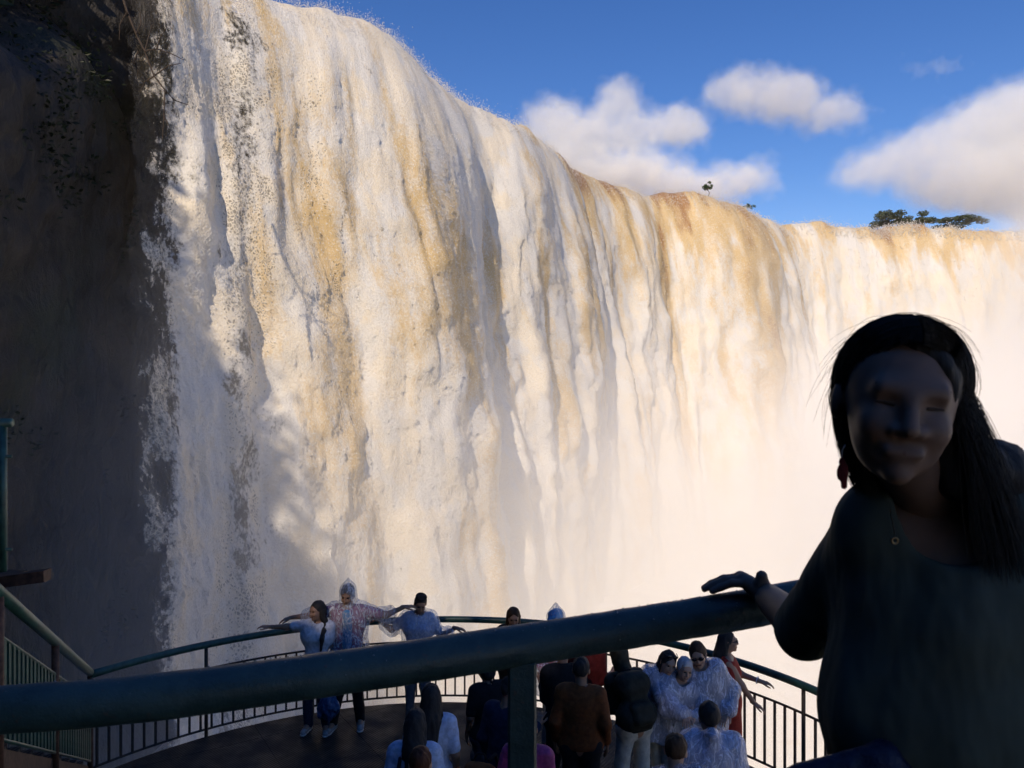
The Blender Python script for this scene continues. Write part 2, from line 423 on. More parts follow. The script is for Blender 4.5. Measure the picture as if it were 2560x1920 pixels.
WALL = np.array([(-19.2,39),(-18.2,35),(-17.7,31),(-17.9,25),(-18.9,17),(-20.8,8),(-22,-2),(-19,-11),(-12,-16),(-3,-18.5),(5.5,-21),(7.5,-30)], dtype=np.float64)  # run behind the viewer is unseen, added to cast shade and block sky
WTOP = CAMZ+27.0
def build_wall():
    w = catmull(WALL, 50); sg = np.concatenate([[0], np.cumsum(np.linalg.norm(np.diff(w, axis=0), axis=1))])
    u = np.linspace(0, sg[-1], 620)
    bx = np.interp(u, sg, w[:,0]); by = np.interp(u, sg, w[:,1])
    t = np.stack([np.gradient(bx), np.gradient(by)], -1); t /= np.linalg.norm(t, axis=1, keepdims=True)
    nx, ny = -t[:,1], t[:,0]
    zz = np.linspace(1, 0, 190)
    U, Q = np.meshgrid(u, zz)
    top = CAMZ+np.interp(np.interp(U, u, by), [-20, -14, -6, 8, 17, 23, 28, 36], [18.5, 19.5, 27.5, 26.0, 18.0, 14.3, 15.0, 17.5])+1.6*fbm(U/6, U*0, 82, 4)
    Z = BASEZ-2+(top-BASEZ+2)*Q
    off = 1.3*fbm(U/6, Z/7, 83, 5)+.6*np.abs(fbm(U/2, Z/3, 84, 4))-3.2*sst(.88, 1, Q)
    V = np.stack([bx+nx*off, by+ny*off, Z], -1)
    # a strip of level ground on top
    topr = V[:1].copy(); backs = []
    for k, (dist, h) in enumerate(((30, 2.5), (12, 1.5))):
        r = topr.copy(); r[0,:,0] -= nx*dist; r[0,:,1] -= ny*dist; r[0,:,2] += h*.3; backs.append(r)
    V = np.concatenate(backs+[V], 0); R, Cn = V.shape[:2]
    i = np.arange(R*Cn).reshape(R, Cn)
    F = np.stack([i[:-1,:-1].ravel(), i[:-1,1:].ravel(), i[1:,1:].ravel(), i[1:,:-1].ravel()], -1)
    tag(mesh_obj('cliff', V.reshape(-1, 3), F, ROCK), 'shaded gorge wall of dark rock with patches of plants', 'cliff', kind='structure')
    return V, nx, ny
CV, CNX, CNY = build_wall()

def leaf_cloud(name, P, size, mat, seed, parent=None, up=.3):
    """many small bent leaves at the points P (each two triangles), one mesh"""
    rng = np.random.default_rng(seed); n = len(P)
    a = rng.normal(0, 1, (n, 3)); a /= np.linalg.norm(a, axis=1, keepdims=True); a[:,2] *= .6
    b_ = rng.normal(0, 1, (n, 3)); b_ -= a*np.sum(a*b_, 1, keepdims=True)/np.sum(a*a, 1, keepdims=True); b_ /= np.linalg.norm(b_, axis=1, keepdims=True)
    s = (size*rng.uniform(.6, 1.4, n))[:,None]
    c = np.cross(a, b_)*.18*s
    V = np.stack([P-a*s, P+b_*s*.42+c, P+a*s, P-b_*s*.42+c], 1).reshape(-1, 3)
    F = np.arange(n*4).reshape(n, 4)
    return mesh_obj(name, V, F, mat, parent, False)
def leaf_mat(name, c0, c1):
    b = MatB(name); n = b.noise(b.coord('Object'), .9, 3, .6)
    col = b.mixc(b.mr(n, .35, .65, 0, 1), c0, c1)
    p = b.pbsdf(col, .5, .35); t = b.n('ShaderNodeBsdfTranslucent'); b.l(col, t.inputs[0])
    mx = b.n('ShaderNodeMixShader'); mx.inputs[0].default_value = .3; b.l(p.outputs[0], mx.inputs[1]); b.l(t.outputs[0], mx.inputs[2]); return b.done(mx)
LEAF = leaf_mat('forest_leaves', (.008, .015, .005), (.02, .032, .011))
def build_cliff_plants():
    rng = np.random.default_rng(12)
    R, Cn = CV.shape[:2]
    # woods along the wall top, mostly unseen, put there to soften its shadow
    n = 46000; c = np.where(rng.random(46000) < .4, rng.integers(0, Cn//3, 46000), rng.integers(0, Cn, 46000)); P = CV[2, c].copy()
    clump = np.clip(fbm(c/14.0, c*0, 15, 3)*.9+.6, .1, 1.3)
    hgt = rng.beta(1.1, 2.4, n)*6.5*clump; dep = rng.uniform(-1.5, 7, n)
    P[:,0] -= CNX[c]*dep; P[:,1] -= CNY[c]*dep; P[:,2] += hgt-.5; P += rng.normal(0, .25, (n, 3))
    tag(leaf_cloud('cliff_top_woods', P, .34, LEAF, 13), 'dark leafy woods along the top of the gorge wall', 'woods', kind='stuff')
    # ferns and moss cushions clinging to the face, in patches
    n = 60000; c = rng.integers(0, Cn, n); r = rng.integers(4, R-40, n)
    k = (fbm(c/26.0, r/16.0, 16, 4) > .30) & (CV[r, c, 1] > -6); c = c[k]; r = r[k]; P = CV[r, c].copy()
    d = rng.exponential(.22, len(c)); P[:,0] += CNX[c]*d; P[:,1] += CNY[c]*d; P += rng.normal(0, .12, P.shape)
    tag(leaf_cloud('cliff_plants', P, .13, LEAF, 14), 'ferns and creepers clinging to the shaded rock', 'plants', kind='stuff')
build_cliff_plants()

# ---- the river at the foot of the falls and the river above
def river_mats():
    b = MatB('white_water'); v = b.coord('Object')
    n1 = b.noise(v, .25, 6, .65, .6); n2 = b.noise(v, 1.5, 5, .65)
    c = b.mixc(b.mr(n1, .30, .52, 0, 1), (.60, .46, .30), (.86, .83, .78))
    low = b.done(b.pbsdf(c, .5, .4, 0, b.bump(b.math('ADD', n1, n2), .7, .8)))
    b = MatB('river_water'); v = b.coord('Object'); n1 = b.noise(v, .3, 5, .6)
    up = b.done(b.pbsdf(b.mixc(n1, (.30, .16, .07), (.46, .30, .16)), .25, .5, 0, b.bump(n1, .4, .3)))
    return low, up
M_LOW, M_UP = river_mats()
def build_rivers():
    xs = np.concatenate([np.linspace(-26, 130, 240), [160, 220]]); ys = np.concatenate([[-220, -150, -100, -60], np.linspace(-24, 112, 200)])  # far downstream reach is unseen, added to bounce light onto the foreground
    X, Y = np.meshgrid(xs, ys)
    Z = BASEZ+.8*fbm(X/6, Y/6, 91, 4)+.5*fbm(X/2, Y/2, 92, 3)
    i = np.arange(X.size).reshape(X.shape)
    F = np.stack([i[:-1,:-1].ravel(), i[:-1,1:].ravel(), i[1:,1:].ravel(), i[1:,:-1].ravel()], -1)
    tag(mesh_obj('river', np.stack([X, Y, Z], -1).reshape(-1, 3), F, M_LOW), 'churned white river below the falls', 'river', kind='structure')
    # the upper river: from 3 m behind the lip back to the horizon
    u = np.linspace(0, arc[-1], 120); P = lip_at(u); n = lip_n(u, 12)
    rows = []
    for dist, dz in ((3.5, .0), (12, .25), (40, .6), (200, .8), (3000, .8)):
        q = np.stack([P[:,0]-n[:,0]*min(dist, 12), P[:,1]-n[:,1]*min(dist, 12)+max(0, dist-12), np.full(len(u), LIPZ+dz)], -1)
        if dist > 12: q[:,0] = np.interp(np.arange(len(u)), [0, len(u)-1], [P[0,0]-dist, P[-1,0]+dist])
        rows.append(q)
    V = np.stack(rows); i = np.arange(V.shape[0]*V.shape[1]).reshape(V.shape[:2])
    F = np.stack([i[:-1,:-1].ravel(), i[:-1,1:].ravel(), i[1:,1:].ravel(), i[1:,:-1].ravel()], -1)
    tag(mesh_obj('upper_river', V.reshape(-1, 3), F, M_UP), 'silty brown river above the falls', 'river', kind='structure')
    g = 9000.0
    tag(mesh_obj('ground', [(-g,-g,BASEZ-4),(g,-g,BASEZ-4),(g,g,BASEZ-4),(-g,g,BASEZ-4)], [(0,1,2,3)], ROCK), 'rocky ground of the gorge', 'ground', kind='structure')
build_rivers()

# ---- mist rising from the foot of the falls, thickest towards the far end
def build_mist():
    b = MatB('mist')
    p = b.n('ShaderNodeVolumePrincipled'); p.inputs['Color'].default_value = (.996, .988, .975, 1); p.inputs['Anisotropy'].default_value = -.35
    p.inputs['Density'].default_value = 1.0; p.inputs['Density Attribute'].default_value = 'density'
    m = b.done(p, True)
    try: m.cycles.volume_step_rate = 2.0
    except Exception as ex: print('step', ex)
    x0, x1, y0, y1, z0, z1 = -18, 124, 16, 106, BASEZ-1.5, CAMZ+54
    g = bpy.data.node_groups.new('mist', 'GeometryNodeTree'); g.is_modifier = True
    g.interface.new_socket('Geometry', in_out='INPUT', socket_type='NodeSocketGeometry')
    g.interface.new_socket('Geometry', in_out='OUTPUT', socket_type='NodeSocketGeometry')
    N = g.nodes; L = g.links; go = N.new('NodeGroupOutput')
    def mth(op, *a):
        n = N.new('ShaderNodeMath'); n.operation = op
        for i, v in enumerate(a):
            if isinstance(v, (int, float)): n.inputs[i].default_value = v
            else: L.new(v, n.inputs[i])
        return n.outputs[0]
    def mr(src, a, b_, c, d):
        n = N.new('ShaderNodeMapRange'); n.interpolation_type = 'SMOOTHSTEP'
        for i, v in enumerate((a, b_, c, d)): n.inputs[i+1].default_value = v
        L.new(src, n.inputs[0]); return n.outputs[0]
    pos = N.new('GeometryNodeInputPosition').outputs[0]
    sep = N.new('ShaderNodeSeparateXYZ'); L.new(pos, sep.inputs[0]); X, Y, Z = sep.outputs
    nz = N.new('ShaderNodeTexNoise'); nz.inputs['Scale'].default_value = .085; nz.inputs['Detail'].default_value = 3; nz.inputs['Roughness'].default_value = .5; L.new(pos, nz.inputs['Vector'])
    nn = mth('MULTIPLY_ADD', nz.outputs[0], 26.0, -13.0)
    top = mth('ADD', mth('ADD', mth('MINIMUM', mth('MULTIPLY_ADD', X, .46, CAMZ-16.5), CAMZ+16), mr(X, 50, 80, 0, 20)), nn)
    dens = mr(mth('SUBTRACT', top, Z), -7, 13, 0, .075)
    dens = mth('MULTIPLY', dens, mr(X, -12, 22, .65, 1))
    dens = mth('ADD', dens, mth('MULTIPLY', mr(mth('MULTIPLY_ADD', nn, -.8, Z), CAMZ+8, CAMZ-16, 0, .042), mr(X, -18, -6, .6, 1)))
    dens = mth('MULTIPLY', dens, mr(Y, 17, 31, 0, 1))
    dens = mth('MULTIPLY', dens, mr(X, 122, 90, 0, 1))
    dens = mth('MULTIPLY', dens, mr(Z, CAMZ+53, CAMZ+22, 0, 1))
    vc = N.new('GeometryNodeVolumeCube'); L.new(dens, vc.inputs['Density'])
    vc.inputs['Min'].default_value = (x0, y0, z0); vc.inputs['Max'].default_value = (x1, y1, z1)
    for k, v in (('Resolution X', 64), ('Resolution Y', 42), ('Resolution Z', 38)): vc.inputs[k].default_value = v
    sm = N.new('GeometryNodeSetMaterial'); sm.inputs['Material'].default_value = m
    L.new(vc.outputs[0], sm.inputs[0]); L.new(sm.outputs[0], go.inputs[0])
    V = [(x,y,z) for z in (z0,z1) for y in (y0,y1) for x in (x0,x1)]
    F = [(0,2,3,1),(4,5,7,6),(0,1,5,4),(2,6,7,3),(0,4,6,2),(1,3,7,5)]
    o = mesh_obj('mist', V, F, m, None, False)
    md = o.modifiers.new('mist', 'NODES'); md.node_group = g
    tag(o, 'bright mist rising from the foot of the falls', 'mist', kind='stuff')
build_mist()

# ---- fair-weather clouds, some two and a half kilometres off
def build_clouds():
    D = 2600.0
    defs = [
     (.011, 'largest cloud, a heaped white cumulus with two domes above the middle of the falls',
      [(1385,300,85,58),(1450,350,120,62),(1545,262,66,66),(1575,340,80,56),(1690,318,80,54),(1420,420,120,70),(1560,440,160,55),(1730,475,140,38),(1860,445,85,38)]),
     (.009, 'long flat white cloud alone in the blue above the small tree',
      [(1800,240,45,26),(1850,228,80,48),(1960,248,110,52),(2070,285,95,38),(1890,180,40,16)]),
     (.006, 'tiny thin cloud highest in the sky', [(2320,166,45,14),(2365,168,40,15)]),
     (.0065, 'broad grey-based cloud at the right edge with a bright left tip',
      [(2160,430,80,44),(2240,410,100,60),(2340,385,120,66),(2440,340,130,74),(2560,320,170,110),(2480,450,220,80),(2700,380,240,190)]),
    ]
    for ci, (dens, label, lumps) in enumerate(defs):
        C = [(np.array(at(x, y, D)), rx/1923*D*1.12, ry/1923*D*1.15) for x, y, rx, ry in lumps]
        lo = np.min([c-np.array([rx, rx, ry])*1.45 for c, rx, ry in C], 0); hi = np.max([c+np.array([rx, rx, ry])*1.45+25 for c, rx, ry in C], 0); lo = lo-25
        h = 5.5 if ci < 3 else 9.0
        n = np.ceil((hi-lo)/h).astype(int)
        g = np.stack(np.meshgrid(*[np.arange(k)*h for k in n], indexing='ij'), -1)+lo
        S = np.full(tuple(n), 1e3)
        for c, rx, ry in C:
            r = np.array([rx, rx*.8, ry]); q = (g-c)/r
            d = (np.linalg.norm(q, axis=-1)-1)*min(rx, ry)
            k = 40.0; hh = np.clip(.5+.5*(S-d)/k, 0, 1); S = S*(1-hh)+d*hh-k*hh*(1-hh)
        near = np.abs(S) < 90
        P = g[near]; S[near] += -52*np.abs(fbm3(P/95, 5+ci, 4, .6))+16+34*fbm3(P/42, 9+ci, 4, .62)
        S[[0,-1]] = 1; S[:,[0,-1]] = 1; S[:,:,[0,-1]] = 1
        root = empty('cloud', tuple(np.mean([c for c, _, _ in C], 0))); tag(root, label, 'cloud', 'clouds in the blue sky')
        for nm, lev, k, nz in (('fringe', -12, .14, 11), ('veil', -3, .2, 8), ('billow', 8, .4, 4), ('core', 20, 1.0, 0)):
            T = S+lev*(1.0 if ci != 2 else .35)
            if nz: T[near] += nz*fbm3(P/14, 31+ci, 2, .6)
            T[[0,-1]] = 1; T[:,[0,-1]] = 1; T[:,:,[0,-1]] = 1
            V, F = surface_nets(T, lo, h)
            if len(F) == 0 or (ci == 2 and nm in ('core', 'billow')): continue
            b = MatB('cloud_vapour'); p = b.n('ShaderNodeVolumePrincipled'); p.inputs['Color'].default_value = (.99, .99, .99, 1)
            p.inputs['Density'].default_value = dens*k*.55; p.inputs['Anisotropy'].default_value = -.5
            o = mesh_obj(nm, V-np.array(root.location), F, b.done(p, True), root)
build_clouds()
print('setting', round(time.time()-T0, 1))

# ================================================================== LOOKOUT: deck, railings, stair, near walkway
GREEN = simple_mat('green_paint', (.020, .070, .055), .42, .5, .3, 14, .25, .003)
RUST = simple_mat('rusted_steel', (.075, .040, .028), .65, .3, .4, 22, .4, .004)
DARKSTEEL = simple_mat('brown_steel', (.045, .034, .028), .6, .35, .35, 30, .3, .003)
def deck_material():
    b = MatB('deck_grating'); v = b.coord('Object', (1, 1, 1))
    mp = b.n('ShaderNodeMapping'); mp.inputs['Rotation'].default_value = (0, 0, math.radians(32)); b.l(v, mp.inputs['Vector'])
    w = b.n('ShaderNodeTexWave'); w.inputs['Scale'].default_value = 9; w.inputs['Distortion'].default_value = .15; b.l(mp.outputs[0], w.inputs['Vector'])
    n = b.noise(v, 3, 4, .6)
    c = b.mixc(b.mr(n, .3, .7, 0, 1), (.007, .0065, .006), (.016, .015, .014))
    return b.done(b.pbsdf(c, b.mr(n, .3, .7, .45, .8), .4, 0, b.bump(w.outputs['Fac'], .6, .008)))
DECK = deck_material()

def tube_mesh(name, pts, r, mat, parent=None, seg=10, closed_ends=True, rs=None):
    """a round bar along a list of points"""
    pts = [Vector(p) for p in pts]; n = len(pts); V = []; F = []
    prev = None
    for i, p in enumerate(pts):
        t = (pts[min(i+1, n-1)]-pts[max(i-1, 0)]).normalized()
        if prev is None:
            a = t.orthogonal().normalized()
        else:
            a = (prev-t*prev.dot(t)).normalized()
        prev = a; b = t.cross(a)
        rr = rs[i] if rs else r
        for k in range(seg):
            q = 2*math.pi*k/seg; V.append(p+(a*math.cos(q)+b*math.sin(q))*rr)
    for i in range(n-1):
        for k in range(seg):
            k2 = (k+1) % seg; F.append((i*seg+k, i*seg+k2, (i+1)*seg+k2, (i+1)*seg+k))
    if closed_ends:
        F.append(tuple(range(seg))[::-1]); F.append(tuple((n-1)*seg+k for k in range(seg)))
    return mesh_obj(name, V, F, mat, parent, True)

def box_mesh(name, lo, hi, mat, parent=None, bev=0):
    bm = bmesh.new(); bmesh.ops.create_cube(bm, size=1)
    lo = Vector(lo); hi = Vector(hi)
    for v in bm.verts: v.co = Vector(((lo.x+hi.x)/2+v.co.x*(hi.x-lo.x), (lo.y+hi.y)/2+v.co.y*(hi.y-lo.y), (lo.z+hi.z)/2+v.co.z*(hi.z-lo.z)))
    if bev: bmesh.ops.bevel(bm, geom=bm.edges[:], offset=bev, segments=1, affect='EDGES')
    me = bpy.data.meshes.new(name); bm.to_mesh(me); bm.free()
    if mat: me.materials.append(mat)
    return link(bpy.data.objects.new(name, me), parent)

DC = Vector((-.85, 5.75, 0)); DR = 4.45
def clip_poly(poly, n=72, R=DR-.04):
    out = poly
    for k in range(n):
        a0 = 2*math.pi*k/n; nrm = (math.cos(a0+math.pi/n), math.sin(a0+math.pi/n)); lim = R*math.cos(math.pi/n)
        res = []
        for i in range(len(out)):
            p, q = out[i], out[(i+1) % len(out)]
            dp = p[0]*nrm[0]+p[1]*nrm[1]-lim; dq = q[0]*nrm[0]+q[1]*nrm[1]-lim
            if dp <= 0: res.append(p)
            if (dp < 0) != (dq < 0):
                t = dp/(dp-dq); res.append((p[0]+(q[0]-p[0])*t, p[1]+(q[1]-p[1])*t))
        out = res
        if len(out) < 3: return []
    return out
def build_deck():
    root = empty('lookout_deck', DC); tag(root, 'dark round steel deck of the lookout', 'deck', kind='structure')
    ang = math.radians(32); ca, sa = math.cos(ang), math.sin(ang); W_ = 1.0; g = .0025
    for i in range(-6, 6):
        for j in range(-6, 6):
            sq = [(i*W_+g, j*W_+g), ((i+1)*W_-g, j*W_+g), ((i+1)*W_-g, (j+1)*W_-g), (i*W_+g, (j+1)*W_-g)]
            pl = clip_poly([(x*ca-y*sa, x*sa+y*ca) for x, y in sq])
            if len(pl) < 3: continue
            n = len(pl); V = [(x, y, 0) for x, y in pl]+[(x, y, -.05) for x, y in pl]
            F = [tuple(range(n)), tuple(range(2*n-1, n-1, -1))]+[(k, n+k, n+(k+1) % n, (k+1) % n) for k in range(n)]
            mesh_obj('deck_panel', V, F, DECK, root, False)
    ring = [(math.cos(a)*(DR-.12), math.sin(a)*(DR-.12), -.16) for a in np.linspace(0, 2*math.pi, 73)]
    tube_mesh('edge_beam', ring, .09, DARKSTEEL, root, 8, False)
    for a in range(0, 360, 60):
        q = math.radians(a+17); p = Vector((math.cos(q)*3.4, math.sin(q)*3.4, 0))
        tube_mesh('support_column', [p+Vector((0,0,-.1)), p+Vector((0,0,BASEZ-2))], .16, DARKSTEEL, root, 10)
build_deck()

def arc_pt(deg, z, r=DR): a = math.radians(deg); return Vector((DC.x+math.cos(a)*r, DC.y+math.sin(a)*r, z))
A_LEFT = math.degrees(math.atan2(8.26-DC.y, -4.53-DC.x))     # corner where the stair comes down
A_RIGHT = -20.0
def build_deck_railing():
    root = empty('deck_railing', DC); tag(root, 'curved railing with green handrail and brown bars around the round deck', 'railing')
    def loc(p): return p-DC
    top = [loc(arc_pt(a, 1.08)) for a in np.linspace(A_RIGHT, A_LEFT, 90)]
    tube_mesh('handrail', top, .042, GREEN, root, 12)
    for nm, z in (('middle_rail', .79), ('bottom_rail', .07)):
        tube_mesh(nm, [loc(arc_pt(a, z)) for a in np.linspace(A_RIGHT, A_LEFT, 90)], .014, DARKSTEEL, root, 6)
    posts = np.linspace(A_RIGHT, A_LEFT, 11)
    pm = None
    for a in posts:
        p = loc(arc_pt(a, 0))
        if pm is None:
            o = tube_mesh('post', [(0,0,-.2), (0,0,1.06)], .022, DARKSTEEL, root, 8); pm = o.data; o.location = p
        else:
            o = link(bpy.data.objects.new('post', pm), root); o.location = p
    step = .128/DR*180/math.pi; bm_ = None; a = A_RIGHT+step
    while a < A_LEFT-step*.5:
        if np.min(np.abs(posts-a)) > step*.3:
            p = loc(arc_pt(a, 0))
            if bm_ is None:
                o = box_mesh('baluster', (-.011, -.011, .075), (.011, .011, .785), DARKSTEEL, root); bm_ = o.data
            else: o = link(bpy.data.objects.new('baluster', bm_), root)
            o.location = p; o.rotation_euler = (0, 0, math.radians(a))
        a += step
build_deck_railing()

def straight_railing(name, label, A, B, zt, mats, n_bars, post_ts, drop_mid=.28, drop_bot=.95, rtop=.04, bar=.012, post_mat=None, cross_bot=True):
    """a sloping railing from A to B (both on the floor line); bars stay upright"""
    A = Vector(A); B = Vector(B); root = empty(name, A); tag(root, label, 'railing'); d = B-A
    up = Vector((0, 0, 1))
    tube_mesh('handrail', [up*zt, d+up*zt], rtop, mats[0], root, 12)
    tube_mesh('middle_rail', [up*(zt-drop_mid), d+up*(zt-drop_mid)], .014, mats[1], root, 6)
    if cross_bot: tube_mesh('bottom_rail', [up*(zt-drop_bot), d+up*(zt-drop_bot)], .014, mats[1], root, 6)
    pm = None
    for t in post_ts:
        if pm is None:
            o = tube_mesh('post', [(0,0,-.05), (0,0,zt-.02)], .03, post_mat or mats[1], root, 8); pm = o.data
        else: o = link(bpy.data.objects.new('post', pm), root)
        o.location = d*t
    bm_ = None
    for k in range(n_bars):
        t = (k+.5)/n_bars
        if bm_ is None:
            o = box_mesh('baluster', (-bar, -bar, zt-drop_bot+.01), (bar, bar, zt-drop_mid-.005), mats[1], root); bm_ = o.data
        else: o = link(bpy.data.objects.new('baluster', bm_), root)
        o.location = d*t
    return root
C0 = arc_pt(A_LEFT, 0)
STAIR_TOP = Vector((-2.72, 3.35, 2.62))
straight_railing('stair_railing', 'green railing of the stair that climbs from the deck at the left', C0, STAIR_TOP, 1.1, (GREEN, GREEN), 44, (.0, .34, .67, 1.0), post_mat=RUST)
def build_stair():
    root = empty('stair', C0); tag(root, 'dark steel stair behind the green railing at the left', 'stair')
    d = STAIR_TOP-C0; n = 14; side = Vector((-.83, -.35, 0)).normalized(); run = Vector((d.x, d.y, 0))/n; rise = d.z/n
    tm = None
    for k in range(n):
        p = run*(k+.5)+Vector((0, 0, rise*(k+1)-.02))
        if tm is None:
            o = box_mesh('tread', (-1.2, -.15, -.02), (-.06, .15, .02), DECK, root, .004); tm = o.data
        else: o = link(bpy.data.objects.new('tread', tm), root)
        o.location = p; o.rotation_euler = (0, 0, math.atan2(run.y, run.x)+math.pi/2)
        if k == 0: rot0 = o.rotation_euler.z
    q = Matrix.Rotation(rot0, 3, 'Z')
    for x in (-.03, -1.23):
        s = q @ Vector((x, 0, 0)); pts = []
        V = []
        for base in (Vector((0,0,0)), d):
            for dx in (-.015, .015):
                for dz in (-.16, .10): V.append(s+base+q @ Vector((dx, 0, 0))+Vector((0,0,dz)))
        F = [(0,1,3,2),(4,6,7,5),(0,4,5,1),(2,3,7,6),(0,2,6,4),(1,5,7,3)]
        mesh_obj('stringer', V, F, RUST, root, False)
build_stair()

# ---- landing beyond the stair at the left edge: slab beam and a green railing that ends in view
def build_landing():
    root = empty('upper_landing', (-4.9, 6.0, 2.62)); tag(root, 'brown landing edge jutting in from the left above the stair', 'landing')
    box_mesh('floor_plate', (-1.6, -.9, 0), (.9, .35, .05), DECK, root, .004)
    bm = Vector((1.28, .06, .10)); 
    V = []
    A = Vector((-1.2, .06, -.26)); B = Vector((1.24, .06, .075))
    for p in (A, B):
        for dy in (-.05, .05):
            for dz in (-.045, .045): V.append(p+Vector((0, dy, dz)))
    mesh_obj('beam', V, [(0,1,3,2),(4,6,7,5),(0,4,5,1),(2,3,7,6),(0,2,6,4),(1,5,7,3)], RUST, root, False)
    o = box_mesh('bracket', (.62, -.02, -.55), (.72, .30, -.02), RUST, root, .006)
    tube_mesh('support_column', [(-.6, 0, 0), (-.6, 0, -2.6)], .09, RUST, root, 8)
build_landing()
straight_railing('landing_railing', 'short green railing ending at the left edge above the stair', Vector((-5.6, 5.95, 2.80)), Vector((-3.87, 5.95, 2.80)), 1.10, (GREEN, GREEN), 15, (0, .96), drop_mid=.26, drop_bot=.98, rtop=.035, bar=.014)

# ---- near walkway where the viewer stands
FLOOR = 2.62
def build_walkway():
    root = empty('walkway', (0, 1.0, FLOOR)); tag(root, 'raised walkway floor in the foreground', 'walkway', kind='structure')
    m = None
    for k in range(-16, 22):
        if m is None:
            o = box_mesh('plank', (-.145, -2.2, -.05), (.145, .72, 0), DECK, root, .004); m = o.data
        else: o = link(bpy.data.objects.new('plank', m), root)
        o.location = (k*.30, k*.06*.0+.0, 0)
    for y in (-2.0, .5): box_mesh('joist', (-5, y-.05, -.25), (6.4, y+.05, -.055), DARKSTEEL, root)
    for x in (-2.6, 3.2): tube_mesh('support_column', [(x, .3, -.2), (x, .3, -FLOOR+BASEZ-2)], .14, DARKSTEEL, root, 10)
build_walkway()
NEAR = [(-900, 1835, 1.62), (0, 1775, 1.60), (366, 1745, 1.63), (900, 1674, 1.73), (1450, 1590, 1.86), (1800, 1534, 1.93), (2060, 1488, 1.97), (2700, 1375, 2.08), (3400, 1250, 2.2)]
def near_px(x):
    return at(x, float(np.interp(x, [p[0] for p in NEAR], [p[1] for p in NEAR])), float(np.interp(x, [p[0] for p in NEAR], [p[2] for p in NEAR])))
def near_mat():
    b = MatB('worn_green_handrail'); v = b.coord('Object')
    n = b.noise(v, 9, 5, .65); n2 = b.noise(v, 160, 3, .6); n3 = b.noise(v, 45, 4, .6)
    c = b.mixc(b.mr(n, .35, .65, 0, 1), (.020, .046, .043), (.038, .076, .070))
    c = b.mixc(b.mr(n3, .62, .72, 0, .7), c, (.075, .055, .042))
    return b.done(b.pbsdf(c, b.mr(n, .3, .7, .35, .6), .5, 0, b.bump(b.math('ADD', n2, b.math('MULTIPLY', n3, 2)), .5, .0022)))
NEARM = near_mat()
def build_near_railing():
    base = Vector((near_px(1305).x, near_px(1305).y, FLOOR)); root = empty('near_railing', base)
    tag(root, 'thick dark green handrail crossing the whole foreground on a square post', 'railing')
    rng = np.random.default_rng(5)
    P = catmull(np.array([tuple(near_px(p[0])) for p in NEAR]), 24)
    rs = [.0478+.0008*float(vn(np.array([i*.5]), np.array([0.0]), 3)[0]) for i in range(len(P))]
    tube_mesh('handrail', [Vector(p)-base for p in P], .048, NEARM, root, 40, True, rs)
    for x in (-560, 1305, 2950):
        q = near_px(x)-base; h = near_px(x).z-FLOOR-.03
        box_mesh('post', (q.x-.034, q.y-.034, 0), (q.x+.034, q.y+.034, h), NEARM, root, .006)
    V = []; F = []                      # water beads hanging under the wet rail
    for k in range(34):
        p = near_px(rng.uniform(300, 2000))-base+Vector((0, 0, -.0485)); r = rng.uniform(.0012, .003)
        i0 = len(V)
        V += [p+Vector((r,0,0)), p+Vector((0,r,0)), p+Vector((-r,0,0)), p+Vector((0,-r,0)), p+Vector((0,0,-2*r)), p+Vector((0,0,r))]
        F += [(i0+a, i0+b, i0+4)[::-1] for a, b in ((0,1),(1,2),(2,3),(3,0))]+[(i0+a, i0+b, i0+5) for a, b in ((0,1),(1,2),(2,3),(3,0))]
    for k in range(420):
        x = rng.uniform(-100, 2150); a = rng.normal(0, .7); r = rng.uniform(.0008, .0030)*(1 if rng.random() < .3 else .6)
        p = near_px(x)-base+Vector((0, math.sin(a)*.0482, math.cos(a)*.0482)); i0 = len(V)
        V += [p+Vector((r*1.3,0,0)), p+Vector((0,r,0)), p+Vector((-r*1.3,0,0)), p+Vector((0,-r,0)), p+Vector((0,0,-r)), p+Vector((0,0,r))]
        F += [(i0+a_, i0+b, i0+4)[::-1] for a_, b in ((0,1),(1,2),(2,3),(3,0))]+[(i0+a_, i0+b, i0+5) for a_, b in ((0,1),(1,2),(2,3),(3,0))]
    bw = MatB('water_drop'); o = mesh_obj('water_beads', V, F, bw.done(bw.pbsdf((.25, .28, .28), .05, .8)), root); o['kind'] = 'stuff'
build_near_railing()
print('lookout', round(time.time()-T0, 1))

